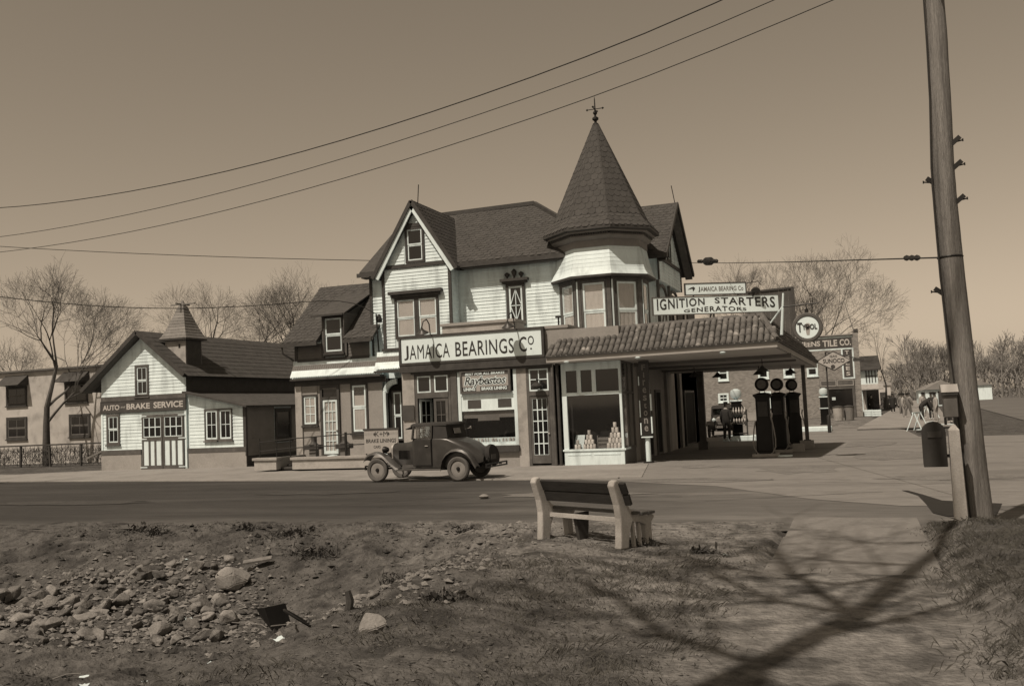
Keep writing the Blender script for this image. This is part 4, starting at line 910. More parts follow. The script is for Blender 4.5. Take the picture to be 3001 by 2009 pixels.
# ------------------------------------------------------------------ terrace before the left wing
random.seed(31)
tr = thing('terrace_wall', 'low stucco terrace wall with a concrete coping left of the parked car', 'wall', (-18, 31.4, 0))
MB().box(-20.2, -15.42, 31.3, 31.55, .1, .45).build('wall', stuccol, tr); MB().box(-20.26, -15.42, 31.24, 31.6, .45, .55).build('coping', concrete, tr, bevel=.01)
MB().box(-20.2, -15.42, 31.6, 33.38, .1, .42).build('terrace_floor', concrete, tr)
MB().box(-20.2, -20.1, 31.6, 33.38, .42, .5).build('end_kerb', concrete, tr)
tr = thing('stub_wall', 'short stucco wall with coping beside the cellar steps', 'wall', (-21.4, 31.4, 0))
MB().box(-21.9, -20.92, 31.32, 31.6, .1, .46).build('wall', stuccol, tr); MB().box(-21.96, -20.86, 31.26, 31.66, .46, .56).build('coping', concrete, tr, bevel=.01)
MB().box(-21.9, -20.92, 31.6, 33.3, .1, .44).build('platform', concrete, tr)
MB().box(-21.0, -20.92, 31.66, 33.38, .44, .56).build('kerb', concrete, tr)
st = thing('cellar_steps', 'dark steps between the stub wall and the terrace', 'steps', (-20.55, 31.8, 0))
for i in range(3): MB().box(-20.9, -20.22, 31.6+i*.45, 33.3, .1+i*.08, .1+(i+1)*.08).build('step', dark, st)
MB().box(-20.9, -20.22, 32.9, 33.36, .1, .44).build('step_back', darker, st)
rl = thing('pipe_railing', 'black pipe railing along the terrace edge', 'railing', (-19, 31.45, .55))
for x in (-21.7, -20.95, -20.35, -19.2, -17.95, -17.1): MB().tube([(x, 31.42, .5), (x, 31.42, 1.3 if x < -18 else 1.42)], .022 if x != -17.95 else .05, 8).build('post', ironm, rl)
for z, dz in ((1.25, .13), (.9, .06)): MB().tube([(-21.7, 31.42, z-.1), (-20.3, 31.42, z), (-17.1, 31.42, z+dz)], .02, 8).build('rail', ironm, rl)
bd = thing('brake_linings_board', 'grey BRAKE LININGS board standing at the end of the terrace railing', 'sign', (-16.4, 31.2, .55))
fb_ = front(31.2); MB().fb(fb_, -17.06, -15.68, .62, 1.47, -.04, 0).build('board', signgrey, bd); MB().fb(fb_, -17.1, -15.64, 1.45, 1.52, -.05, .015).build('top_rail', dark, bd)
text(bd, fb_, 'K+M', -16.6, -16.1, 1.22, 1.4, ink, bold=.0)
MB().prism([fb_.P(-16.68, 1.31, .004), fb_.P(-16.64, 1.38, .004), fb_.P(-16.6, 1.31, .004), fb_.P(-16.64, 1.24, .004)], (0, -.003, 0)).prism([fb_.P(-16.1, 1.31, .004), fb_.P(-16.06, 1.38, .004), fb_.P(-16.02, 1.31, .004), fb_.P(-16.06, 1.24, .004)], (0, -.003, 0)).build('ornament', ink, bd)
text(bd, fb_, 'BRAKE LININGS', -16.98, -15.76, 1.0, 1.14, ink, bold=.015); text(bd, fb_, 'CARS', -16.68, -16.4, .8, .9, ink, bold=.01)
mb = MB(); mb.fb(fb_, -17.04, -16.72, 1.3, 1.37, .001, .005).fb(fb_, -16.0, -15.7, 1.3, 1.37, .001, .005); mb.build('band', concrete, bd)
for x, lab, d in ((-19.62, 'dark cast workshop stand behind the railing near the glazed door', 1), (-18.28, 'dark cast workshop stand behind the railing under the tall window', .9)):
    t = thing('workshop_stand', lab, 'stand', (x, 31.9, .42))
    MB().box(x-.14, x+.14, 31.8, 32.05, .42, .8).build('pedestal', greywood, t); MB().box(x-.36*d, x+.3*d, 31.75, 32.1, .8, .98).build('bed', dark, t, bevel=.02)
    MB().lathe([(.2, .98), (.12, 1.05), (.09, 1.1), (.09, 1.26), (.0, 1.27)], (x, 31.9, 0), 10).build('head', dark, t, smooth=True)
pl = MB().box(-20.0, -19.4, 31.68, 31.85, .42, .52).build('timber_block', signdark); tag(pl, 'dark timber lying on the terrace by the railing foot', 'timber')
rb = MB().lathe([(0, 0), (.2, .0), (.24, .06), (.16, .14), (.05, .17), (0, .17)], (-18.7, 31.7, .42), 12)
for v in rb.v: v.z += .03*noise.noise(v*7); v.x += .08*noise.noise(v*5)
tag(rb.build('rag_bundle', paper, smooth='all'), 'pale bundle of rags on the terrace floor', 'rags')
# ------------------------------------------------------------------ the clapboard garage
random.seed(41)
ga_ = thing('garage', 'white clapboard garage with a gabled front, roof cupola and striped doors', 'garage', (-30.2, 35, 0))
fg2 = front(35.0); gx0, gx1, gap = -32.62, -27.92, -30.27
MB().box(gx0, gx1, 35.0, 49, 0, 3.8).build('wall', white, ga_)
MB().prism([fg2.P(gx0, 3.75), fg2.P(gx1, 3.75), fg2.P(gx1, 4.3), fg2.P(gap, 6.0), fg2.P(gx0, 4.28)], (0, 14, 0)).build('gable_wall', white, ga_)
MB().fb(fg2, gx0-.02, -30.4, .0, .72, 0, .05).build('plinth', concrete, ga_)
W1 = (-30.68, -29.92, 3.22, 4.72); W2 = (-32.33, -31.58, 1.1, 2.56); DR = (-30.36, -27.98, 0, 2.52)
clap(ga_, fg2, [(gx0+.08, .93), (gx1-.08, .93), (gx1-.08, 2.6), (gx0+.08, 2.6)], .15, white, holes=[W2, DR])
clap(ga_, fg2, [(gx0, 3.36), (gx1, 3.36), (gx1, 4.2), (gap, 6.0), (gx0, 4.2)], .15, white, holes=[W1])
mb = MB().fb(fg2, gx0+.0, -30.4, .72, .93, 0, .07).fb(fg2, gx0, gx1, 3.14, 3.34, 0, .06); mb.build('band_board', brownp, ga_)
MB().fb(fg2, gx0-.01, gx0+.08, .93, 2.6, 0, .05).fb(fg2, gx1-.08, gx1+.01, 0, 2.6, 0, .05).build('corner_board', white, ga_)
window(ga_, fg2, W1[0], W1[1], 3.3, W1[3], .1, brownp, white, grid=((2, 1), (2, 1)), sash=.05)
window(ga_, fg2, W2[0], W2[1], 1.18, W2[3], .1, brownp, white, grid=((2, 1), (2, 1)), sash=.05)
# sign band
sb = thing('garage_sign', 'dark AUTO and BRAKE SERVICE sign across the garage front', 'sign', (-30.2, 34.9, 2.65))
fgs = front(34.93); MB().fb(fgs, gx0, gx1, 2.62, 3.13, -.06, 0).build('board', signdark, sb); mb = MB(); frame_boxes(mb, fgs, gx0-.02, gx1+.02, 2.6, 3.15, .03, -.06, .012); mb.build('frame', dark, sb)
cl = M('pale_lettering', .42, .8, .1, 4)
text(sb, fgs, 'AUTO', -32.5, -31.55, 2.74, 2.98, cl, bold=.03); text(sb, fgs, 'and', -31.48, -31.22, 2.82, 2.92, cl, bold=.0, shear=.3); text(sb, fgs, 'BRAKE', -31.15, -29.85, 2.74, 3.0, cl, bold=.03); text(sb, fgs, 'SERVICE', -29.65, -28.05, 2.74, 3.02, cl, bold=.03)
# striped doors: brown stiles, white panels, eight-light windows
for a, b in ((-30.32, -29.2), (-29.17, -28.05)):
    mb = MB(); frame_boxes(mb, fg2, a, b, .04, 2.46, .08, .02, .075, wt=.12, wb=.16); mb.fb(fg2, a+.08, b-.08, 1.3, 1.46, .02, .075)
    w_ = (b-a-.16)
    for i in (1, 2): mb.fb(fg2, a+.08+w_*i/3-.05, a+.08+w_*i/3+.05, .2, 1.3, .02, .07)
    d = mb.build('garage_door', brownp, ga_); MB().fb(fg2, a+.08, b-.08, .2, 1.3, .02, .05).build('panel', white, d)
    mb = MB(); frame_boxes(mb, fg2, a+.08, b-.08, 1.46, 2.34, .03, .02, .06)
    for i in range(1, 3): x = a+.08+w_*i/3; mb.fb(fg2, x-.02, x+.02, 1.49, 2.31, .02, .058)
    for i in range(3): mb.fb(fg2, a+.11+w_*i/3, a+.05+w_*(i+1)/3, 1.88, 1.92, .02, .056)
    q = mb.build('glazing_bars', white, d)
    for c in cells(fg2, a+.11, b-.11, 1.49, 2.31, 3, 2, .03): MB().fb(fg2, c[0], c[1], c[2], c[3], .025, .03).build('pane', darkglass, d)
    for z in (.12, 1.38, 2.4): MB().fb(fg2, (a-.1) if a < -30 else b-.28, (a+.28) if a < -30 else b+.1, z-.02, z+.02, .075, .085).build('strap_hinge', white, d)
# roof with deep eaves
ry0, ry1 = 34.62, 49.4
for s, ex, ez in ((-1, -33.45, 3.72), (1, -27.72, 4.18)):
    a = V(gap, ry0, 6.24); e = V(ex, ry0, ez)
    q = slab([a, e, V(e.x, ry1, e.z), V(gap, ry1, 6.24)], .1).build('roof', shinglef, ga_)
    if s > 0:
        mb = MB(); m = 10
        for i in range(m):
            p0 = e.lerp(a, i/m); mb.bar(p0+V(0, .02, .045), V(p0.x, ry1, p0.z+.045), .5, .012, up=(.6, 0, .8))
        mb.build('shingle_courses', shinglef, q)
    MB().bar(a+V(0, -.02, -.06), e+V(0, -.02, -.06), .05, .18, up=(s*.6, 0, .8)).build('bargeboard', dark, ga_)
    MB().bar(a+V(0, .3, -.14), e+V(-s*.05, .3, -.14), .6, .03, up=(s*.6, 0, .8)).build('rake_soffit', brownp, ga_)
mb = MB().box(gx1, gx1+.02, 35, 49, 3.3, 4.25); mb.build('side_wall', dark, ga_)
# cupola with a bell-cast shingled cap
cx, cy = -28.82, 36.0; hb = .56
cb = MB().box(cx-hb, cx+hb, cy-hb, cy+hb, 4.2, 5.76).build('cupola', stuccol, ga_)
MB().box(cx+hb-.002, cx+hb+.03, cy-hb+.05, cy+hb-.05, 4.6, 5.74).build('shade_panel', dark, cb)  # dark sheet standing in for shade on the face turned from the sun
MB().fb(front(cy-hb), .18+cx, .28+cx, 5.4, 5.58, 0, .01).build('pigeon_hole', darker, cb)
sq = lambda h, z: [V(cx-h, cy-h, z), V(cx+h, cy-h, z), V(cx+h, cy+h, z), V(cx-h, cy+h, z)]
nn = 11
prof = [(.72-.6*((i/nn)**.8), 5.84+1.5*i/nn) for i in range(nn+1)]
for i in range(nn): MB().loft([sq(prof[i][0]+.035, prof[i][1]), sq(prof[i+1][0]+.012, prof[i+1][1]+.02)]).build('shingle_course', M('wood_shingle', .17, .95, .25, 4, .5, 50, fine=.2, piece=.2), cb)
MB().loft([sq(.58, 5.74), sq(.74, 5.76), sq(.74, 5.84), sq(.58, 5.84)]).build('eave_board', dark, cb)
MB().lathe([(.12, 7.3), (.15, 7.4), (.1, 7.48), (.05, 7.6), (.0, 7.65)], (cx, cy, 0), 10).bar((cx-.66, cy, 7.44), (cx+.66, cy, 7.44), .06, .05).bar((cx, cy-.5, 7.44), (cx, cy+.5, 7.44), .05, .05).build('weathervane', oldwood, cb)
# lean-to
lt = front(35.06); lx1 = -24.9
MB().prism([lt.P(gx1+.02, 0), lt.P(lx1, 0), lt.P(lx1, 2.62), lt.P(gx1+.02, 3.3)], (0, 9, 0)).build('lean_to_wall', white, ga_)
WL = (-27.0, -25.55, 1.14, 2.58)
clap(ga_, lt, [(gx1+.1, .9), (lx1-.1, .9), (lx1-.1, 2.6), (gx1+.1, 3.2)], .15, white, holes=[WL])
MB().fb(lt, gx1+.05, lx1+.03, 0, .7, 0, .05).build('plinth', concrete, ga_); MB().fb(lt, gx1+.05, lx1+.03, .7, .9, 0, .07).build('band_board', brownp, ga_)
MB().fb(lt, lx1-.1, lx1+.02, .9, 2.62, 0, .05).build('corner_board', dark, ga_)
for a, b in ((-27.0, -26.28), (-26.275, -25.555)): window(ga_, lt, a, b, 1.2, 2.58, .06, brownp, white, grid=((2, 2),), sash=.07)
q = slab([V(gx1+.0, 34.7, 3.42), V(lx1+.3, 34.7, 2.66), V(lx1+.3, 44.4, 2.66), V(gx1, 44.4, 3.42)], .08).build('lean_to_roof', shinglef, ga_)
fl = right(lx1)
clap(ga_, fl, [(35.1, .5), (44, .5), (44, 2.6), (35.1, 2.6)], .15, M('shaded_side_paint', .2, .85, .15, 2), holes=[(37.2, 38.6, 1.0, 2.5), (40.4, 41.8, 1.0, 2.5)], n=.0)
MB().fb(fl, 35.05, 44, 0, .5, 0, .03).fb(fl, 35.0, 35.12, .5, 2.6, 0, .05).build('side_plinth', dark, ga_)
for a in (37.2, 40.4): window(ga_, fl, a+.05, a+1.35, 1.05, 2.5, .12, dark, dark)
# ------------------------------------------------------------------ pale house behind the garage
ho = thing('pale_house', 'pale two-storey stucco house behind a dark fence left of the garage', 'house', (-44, 44, 0))
fh = front(44.0)
MB().box(-56, -36, 44, 53, 0, 5.5).build('wall', M('patchy_stucco', .42, .95, .15, .8, .4, 40, blot=(1.4, .5, .7, .72)), ho)
MB().box(-56.2, -35.8, 43.8, 53.2, 5.5, 5.6).build('roof_edge', greywood, ho)
for x0, x1, z0, z1 in ((-43.7, -42.0, 3.5, 4.65), (-43.4, -41.85, 1.5, 2.82), (-48.2, -46.6, 3.5, 4.65), (-48.2, -46.6, 1.5, 2.82), (-52.6, -51, 3.5, 4.65), (-52.6, -51, 1.5, 2.8)):
    window(ho, fh, x0, x1, z0, z1, .12, dark, greywood, grid=((2, 1), (2, 1)))
    if z0 > 3: MB().prism([fh.P(x0-.1, 5.3), fh.P(x0-.1, 4.7), fh.P(x0-.1, 4.7, .8)], (x1-x0+.2, 0, 0)).build('window_hood', dark, ho)
MB().tube([(-40.6, 43.9, .3), (-40.6, 43.9, 5.4)], .05, 6).build('downpipe', greywood, ho)
fe = thing('wire_fence', 'low dark wire fence before the pale house', 'fence', (-42, 40.5, 0))
for i in range(12):
    x = -56+i*2.1; MB().bar((x, 40.5, 0), (x+random.uniform(-.1, .1), 40.5, 1.2), .1, .1).build('post', dark, fe)
MB().bar((-56, 40.45, 1.15), (-33, 40.45, 1.18), .04, .08).build('top_rail', dark, fe)
mb = MB()
for i in range(75): x = -56+i*.31; mb.bar((x, 40.47, .05), (x, 40.47, 1.12), .012, .012)
for z in (.3, .55, .8, 1.0): mb.bar((-56, 40.47, z), (-33, 40.47, z), .012, .012)
mb.build('wire_mesh', ironm, fe)
MB().bar((-38.7, 40.35, .35), (-36.6, 40.3, 1.1), .08, .1).build('brace', oldwood, fe)
hg = thing('overgrown_hedge', 'dark leafless hedge along the wire fence before the pale house', 'hedge', (-44, 41, 0)); mb = MB(); rh = random.Random(77)
for i in range(5200):
    p = V(rh.uniform(-57, -33.2), 41.0+rh.gauss(0, .3), .9*rh.random()**.8); d = V(rh.gauss(0, .12), rh.gauss(0, .1), rh.uniform(.0, .3)); q = V(.012, .006, 0); mb.poly([p-q, p+q, p+d+q*.4, p+d-q*.4])
mb.build('twigs', bark, hg, fix=False)
# ------------------------------------------------------------------ the parked coupe
random.seed(51)
car = thing('parked_coupe', 'dusty dark two-door coupe with disc wheels parked at the kerb', 'car', (-10.82, 26.08, .02), R(175.75), local=True)
def ring(x, hw, z0, z1, r=.12, top=None, n=5):    # rounded-top section
    top = top if top is not None else hw
    L_ = [(x, -hw, z0)]
    for i in range(n+1): t = math.pi/2*i/n; L_.append((x, -top+r-r*math.cos(t), z1-r+r*math.sin(t)))
    for i in range(n+1): t = math.pi/2*i/n; L_.append((x, top-r+r*math.sin(t), z1-r+r*math.cos(t)))
    L_.append((x, hw, z0)); return L_
MB().loft([ring(2.42, .3, .5, 1.2, .2), ring(2.0, .36, .45, 1.24, .2), ring(1.62, .5, .42, 1.3, .2), ring(1.55, .56, .42, 1.33, .16)]).build('bonnet', carpaint, car, smooth=True)
bd = MB().loft([ring(1.56, .58, .4, 1.36, .1), ring(1.2, .64, .4, 1.37, .06), ring(.6, .66, .4, 1.37, .06), ring(.38, .65, .4, 1.36, .08), ring(.12, .62, .42, 1.3, .2), ring(-.22, .57, .45, 1.16, .28), ring(-.5, .5, .5, .92, .28), ring(-.66, .42, .55, .72, .1)]).build('body', carpaint, car, smooth=True)
MB().box(.4, 2.3, -.3, .3, .3, .45).build('chassis', darker, car)
# cab: pillars, roof, panes, closed quarters
def cabring(x0, z): return [(x0, -.6, z)]
MB().loft([[(.36, -.62, 1.36), (.36, .62, 1.36), (.84, .63, 1.36), (.84, -.63, 1.36)], [(.44, -.57, 1.8), (.44, .57, 1.8), (.84, .58, 1.82), (.84, -.58, 1.82)]]).build('quarter_panels', fabric, car)
rf_ = [];
for z, g_, s in ((1.78, .0, 1), (1.84, .0, 1.0), (1.89, .06, .9), (1.905, .2, .6)):
    rf_.append([(.4+g_, -.6*s, z), (.4+g_, .6*s, z), (1.6-g_, .58*s, z-.01), (1.6-g_, -.58*s, z-.01)])
MB().loft(rf_).build('roof', fabric, car, smooth=60)
MB().prism([(1.58, -.56, 1.76), (1.58, .56, 1.76), (1.8, .54, 1.68), (1.8, -.54, 1.68)], (0, 0, .025)).build('sun_visor', fabric, car)
mb = MB()
for s in (-1, 1): mb.bar((1.55, s*.59, 1.34), (1.5, s*.57, 1.8), .05, .06).bar((.88, s*.63, 1.34), (.88, s*.585, 1.8), .04, .09)
mb.bar((1.55, -.59, 1.36), (1.55, .59, 1.36), .06, .04); mb.build('pillars', carpaint, car)
for s in (-1, 1): MB().prism([(1.5, s*.605, 1.37), (.93, s*.625, 1.37), (.93, s*.585, 1.79), (1.47, s*.575, 1.79)], (0, s*.006, 0)).build('side_window', clear, car)
MB().prism([(1.54, -.56, 1.37), (1.54, .56, 1.37), (1.5, .55, 1.78), (1.5, -.55, 1.78)], (.006, 0, 0)).build('windscreen', clear, car)
MB().prism([(.352, -.2, 1.5), (.352, .2, 1.5), (.39, .2, 1.68), (.39, -.2, 1.68)], (-.02, 0, 0)).build('rear_window', M('celluloid_window', .18, .3, .2, 4), car)
MB().box(.9, 1.0, -.5, .5, .9, 1.5).box(1.0, 1.35, -.5, .5, .8, .9).build('seat', fabric, car)
MB().lathe([(.19, -.012), (.205, 0), (.19, .012), (.175, 0)], (1.3, .25, 1.42), 20, (-.8, 0, .6), cap=False).tube([(1.3, .25, 1.42), (1.5, .25, 1.2)], .015, 6).build('steering_wheel', darker, car)
for s in (-1, 1):
    d = MB().prism([(1.46, s*.625, .48), (.9, s*.66, .48), (.9, s*.665, 1.34), (1.48, s*.625, 1.34)], (0, s*.012, 0)).build('door', carpaint, car, bevel=.008)
    MB().tube([(.98, s*.69, 1.12), (1.08, s*.69, 1.12)], .014, 6).build('handle', steel, d)
    MB().bar((.88, s*.668, .44), (.88, s*.67, 1.36), .012, .025).bar((.88, s*.665, .455), (1.48, s*.63, .455), .012, .02).build('door_gap', darker, car)
    mb = MB()
    for i in range(12): x = 1.72+i*.04; y = .475-.11*(x-1.62)/.4*.9; mb.bar((x, s*(y+.01), .68), (x, s*(y+.008), .98), .014, .02)
    mb.build('bonnet_louvres', darker, car)
def fender(pts, yin, yout, name, th=.02, crown=.06):
    for s in (-1, 1):
        mb = MB(); rings = []
        for (x, z) in pts:
            rings.append([(x, s*yin, z-.005), (x, s*(yin+yout)/2, z+crown*.8), (x, s*(yout-.03), z+crown*.35), (x, s*yout, z-.05), (x, s*(yout-.02), z-.05), (x, s*(yout-.05), z+crown*.35-th), (x, s*(yin+yout)/2, z+crown*.8-th), (x, s*yin, z-.005-th)])
        mb.loft(rings); mb.build(name, carfender, car, smooth=True)
fender([(3.12, .66), (3.08, .76), (2.98, .86), (2.84, .92), (2.68, .92), (2.5, .84), (2.34, .7), (2.2, .55), (2.05, .42), (1.95, .37)], .4, .82, 'front_fender')
fender([(.52, .35), (.5, .5), (.45, .68), (.34, .84), (.18, .95), (0, .98), (-.18, .95), (-.34, .84), (-.46, .68), (-.54, .5), (-.6, .4)], .52, .84, 'rear_fender')
for s in (-1, 1):
    MB().box(.5, 2.0, min(s*.56, s*.82), max(s*.56, s*.82), .33, .37).build('running_board', carfender, car, bevel=.01)
    MB().prism([(.5, s*.6, .37), (1.95, s*.58, .37), (1.95, s*.5, .5), (.5, s*.62, .5)], (0, s*.01, 0)).build('splash_apron', carpaint, car)
    hl = MB().lathe([(.02, -.14), (.08, -.1), (.115, -.02), (.12, .03), (.1, .04)], (2.6, s*.42, 1.02), 18, (1, 0, 0)).build('headlight', darker, car, smooth=True)
    MB().lathe([(0, 0), (.1, 0), (.06, .02), (0, .03)], (2.64, s*.42, 1.02), 18, (1, 0, 0)).build('lens', globem, hl, smooth=True)
MB().tube([(2.58, -.42, .9), (2.56, 0, .86), (2.58, .42, .9)], .02, 6).build('headlight_bar', darker, car)
gr = MB().loft([ring(2.4, .31, .5, 1.22, .2), ring(2.46, .31, .5, 1.22, .2), ring(2.47, .27, .54, 1.16, .18)]).build('radiator', steel, car, smooth=True)
mb = MB()
for i in range(14): y = -.24+.48*i/13; mb.box(2.47, 2.478, y-.006, y+.006, .56, 1.1)
mb.build('grille', darker, gr); MB().lathe([(.03, 0), (.035, .03), (.015, .07), (0, .08)], (2.43, 0, 1.21), 10).build('cap', steel, gr, smooth=True)
for x, nm in ((2.95, 'front'), (-.88, 'rear')):
    q = x+.18 if nm == 'front' else x
    mb = MB().bar((q, -.72, .48), (q, .72, .48), .025, .05).bar((q, -.72, .38), (q, .72, .38), .025, .05)
    for s in (-.35, .35): mb.bar((q, s, .43), (q-.5 if nm == 'front' else q+.5, s*.8, .48), .04, .03)
    for s in (-.7, .7): mb.bar((q, s, .36), (q, s, .5), .03, .05)
    mb.build(nm+'_bumper', darker, car)
def wheel(x, y, steer=0., par=car):
    s = 1 if y > 0 else -1
    wl = MB().lathe([(.24, -.055), (.31, -.07), (.343, -.05), (.352, 0), (.343, .05), (.31, .07), (.24, .055), (.23, 0)], (x, y, .352), 36, (math.sin(steer), math.cos(steer), 0), cap=False)
    wl = wl.build('wheel', rubber, par, smooth=True)
    MB().lathe([(.0, .02*s), (.1, .025*s), (.18, .035*s), (.235, .02*s), (.25, .045*s), (.245, .0), (.0, .0)], (x, y, .352), 36, (math.sin(steer), math.cos(steer), 0)).build('disc', wheelp, wl, smooth=True)
    MB().lathe([(.0, .07*s), (.045, .065*s), (.06, .02*s), (.06, 0)], (x, y, .352), 16, (math.sin(steer), math.cos(steer), 0)).build('hub_cap', darker, wl, smooth=True)
for x in (0, 2.7):
    for y in (-.7, .7): wheel(x, y)
MB().tube([(0, -.7, .375), (0, .7, .375)], .05, 8).build('rear_axle', darker, car); MB().tube([(2.7, -.7, .36), (2.7, .7, .36)], .03, 8).build('front_axle', darker, car)
sp = MB().lathe([(.25, -.06), (.34, -.07), (.37, 0), (.34, .07), (.25, .06)], (-.75, 0, .74), 30, (1, 0, -.15)).build('spare_wheel', M('black_tyre', .03, .9, .2, 5), car, smooth=True)
MB().lathe([(.05, .0), (.06, .06), (.0, .07)], (-.8, .5, .62), 10, (-1, 0, 0)).build('tail_lamp', darker, car, smooth=True)
MB().box(-.92, -.91, .1, .42, .62, .78).build('number_plate', signdark, car)
MB().lathe([(0, -.015), (.05, -.01), (.05, .01), (0, .015)], (.3, -.78, 1.66), 12, (1, 0, 0)).tube([(.5, -.6, 1.6), (.3, -.76, 1.65)], .01, 6).build('mirror', steel, car)
for ch in car.children:
    if not ch.name.startswith('wheel'):
        for o_ in [ch]+list(ch.children):
            for v_ in o_.data.vertices: v_.co.z = .345+(v_.co.z-.345)*.87 if v_.co.z > .345 else v_.co.z*.98
dup(car, (-7.15, 55.0, .02), R(-86), 'dark motor car seen nose-on beyond the canopy, before the brick wall')
# ------------------------------------------------------------------ the bench
random.seed(8)
bz = hbase(-4, 13.7)
bn = thing('park_bench', 'park bench with pale concrete ends and dark boards, seen from behind', 'bench', (-4.46, 13.26, hgt(-3.8, 12.9)-.04), R(-29.8), local=True); bn.scale = (.98,)*3
prof = [(0, 0), (.02, .2), (.03, .42), (.0, .6), (-.06, .78), (-.09, .86), (-.06, .92), (.0, .94), (.05, .9), (.08, .82), (.14, .66), (.22, .54), (.34, .46), (.5, .43), (.68, .42), (.72, .38), (.68, .34), (.64, .3), (.66, .0), (.56, 0), (.53, .28), (.4, .33), (.26, .34), (.2, .2), (.17, 0)]
benchc = M('bench_concrete', .36, .92, .12, 3, .3, 60, fine=.1)
for x, nm in ((0, 'end_support'), (1.58, 'end_support')):
    MB().prism([(x-.06, y, z) for y, z in prof], (.12, 0, 0)).build(nm, benchc, bn, bevel=.02)
MB().prism([(.5, y, z) for y, z in ((.3, 0), (.22, .4), (.5, .41), (.46, 0))], (.06, 0, 0)).build('centre_support', dark, bn)
MB().bar((.0, .2, .37), (1.58, .2, .37), .04, .06).build('seat_rail', benchc, bn)
for y in (.3, .42): MB().prism([(1.56, y, 0), (1.56, y+.04, 0), (1.56, y+.02, .34), (1.56, y-.02, .34)], (.05, 0, 0)).build('strut', benchc, bn)
bw_ = M('bench_board_paint', .034, .75, .25, 4, .2, 20, stretch=(1, 1, 4))
for (y0, z0, y1, z1) in ((.07, .735, .005, .885), (.13, .58, .08, .725)):
    MB().prism([(-.12, y0, z0), (-.12, y0+.045, z0+.02), (-.12, y1+.045, z1+.02), (-.12, y1, z1)], (1.86, 0, 0)).build('back_board', bw_, bn, bevel=.008)
for y in (.24, .39, .54): MB().box(-.1, 1.7, y, y+.12, .45-.02*(y > .3), .49-.02*(y > .3)).build('seat_slat', M('bench_seat_paint', .075, .7, .25, 4), bn, bevel=.008)
# ------------------------------------------------------------------ pole, post and mailbox
random.seed(61)
po = thing('utility_pole', 'tall weathered utility pole at the right edge with climbing irons', 'utility pole', (1.5, 15, 0))
ctr = [(1.5, 15, -.1), (1.46, 15, 1.0), (1.42, 15, 2.2), (1.38, 15, 3.6), (1.36, 15, 4.6), (1.36, 15, 5.3), (1.4, 15, 6.2), (1.42, 15, 7.2), (1.42, 15, 9.8)]
rad = [.19, .18, .175, .168, .163, .158, .142, .137, .12]; pts = []; rr_ = []
for i in range(len(ctr)-1):
    for j in range(6):
        t = j/6; pts.append(Vector(ctr[i]).lerp(Vector(ctr[i+1]), t)+V(.006*noise.noise((i+t, 3, 1)), 0, 0)); rr_.append((rad[i]*(1-t)+rad[i+1]*t)*(1+.03*noise.noise((i*3+t*3, 0, 5))))
MB().tube(pts, rr_, 20).build('pole', polewood, po, smooth='all')
for z, sx in ((5.0, -1), (5.55, 1), (5.2, 1), (4.7, 1), (3.4, -1)):
    c = V(1.37+sx*.16, 14.98, z); MB().bar(c-V(sx*.06, .04, .05), c+V(sx*.08, -.06, .06), .04, .06).bar(c, c+V(sx*.12, 0, .02), .018, .018).bar(c+V(sx*.12, 0, .0), c+V(sx*.12, 0, .04), .018, .018).build('step_iron', ironm, po)
MB().lathe([(.172, -.015), (.18, 0), (.172, .015)], (1.37, 15, 3.9), 20, cap=False).build('wire_band', ironm, po)
MB().tube([(1.27, 14.9, 8.0), (1.265, 14.9, 7), (1.25, 14.9, 6.2), (1.2, 14.88, 5.2), (1.2, 14.88, 4.4), (1.21, 14.88, 3.6), (1.29, 14.86, 2.0), (1.37, 14.84, .0)], .012, 6).build('ground_wire', wirem, po)
for z in (9.05, 8.65, 8.25): 
    MB().bar((1.42, 14.2, z-.08), (1.42, 15.8, z-.08), .09, .11).build('cross_arm', oldwood, po)
    MB().lathe([(.03, -.05), (.05, .0), (.03, .05), (.045, .08), (.0, .1)], (1.42, 14.85, z), 10).build('insulator', globem, po, smooth=True)
bx_ = thing('pole_box', 'grey box with a sloping lid fixed to the utility pole', 'box', (1.2, 14.7, 1.6))
MB().prism([(1.11, 14.6, 1.62), (1.29, 14.6, 1.62), (1.29, 14.6, 1.97), (1.11, 14.6, 1.97)], (0, .24, 0)).build('case', boxp, bx_, bevel=.01)
MB().prism([(1.09, 14.56, 1.97), (1.09, 14.88, 1.97), (1.09, 14.88, 2.07), (1.09, 14.7, 2.08)], (.22, 0, 0)).build('lid', M('pale_lid', .3, .7, .1, 4), bx_)
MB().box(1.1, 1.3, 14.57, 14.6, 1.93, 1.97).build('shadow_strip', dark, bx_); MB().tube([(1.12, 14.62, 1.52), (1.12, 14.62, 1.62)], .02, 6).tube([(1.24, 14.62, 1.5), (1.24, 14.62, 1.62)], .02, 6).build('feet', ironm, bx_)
ps = thing('mail_post', 'pale square concrete post with a pointed top before the utility pole', 'post', (1.22, 14.5, 0))
zz = hgt(1.2, 14.45)-.1
MB().loft([[(1.13, 14.4, zz), (1.3, 14.4, zz), (1.3, 14.56, zz), (1.13, 14.56, zz)], [(1.13, 14.4, 1.45), (1.27, 14.4, 1.45), (1.27, 14.54, 1.45), (1.13, 14.54, 1.45)], [(1.19, 14.46, 1.53), (1.22, 14.46, 1.53), (1.22, 14.49, 1.53), (1.19, 14.49, 1.53)]]).build('shaft', benchc, ps, bevel=.008)
ml = thing('mailbox', 'dark arch-topped mailbox fixed to the concrete post', 'mailbox', (.95, 14.5, .95))
def arch(x0, x1, z0, z1, y, n=10):
    r = (x1-x0)/2; c = (x0+x1)/2; return [V(x0, y, z0), V(x1, y, z0)]+[V(c+r*math.cos(math.pi*i/n), y, z1-r+r*math.sin(math.pi*i/n)*1.0) for i in range(n+1)]
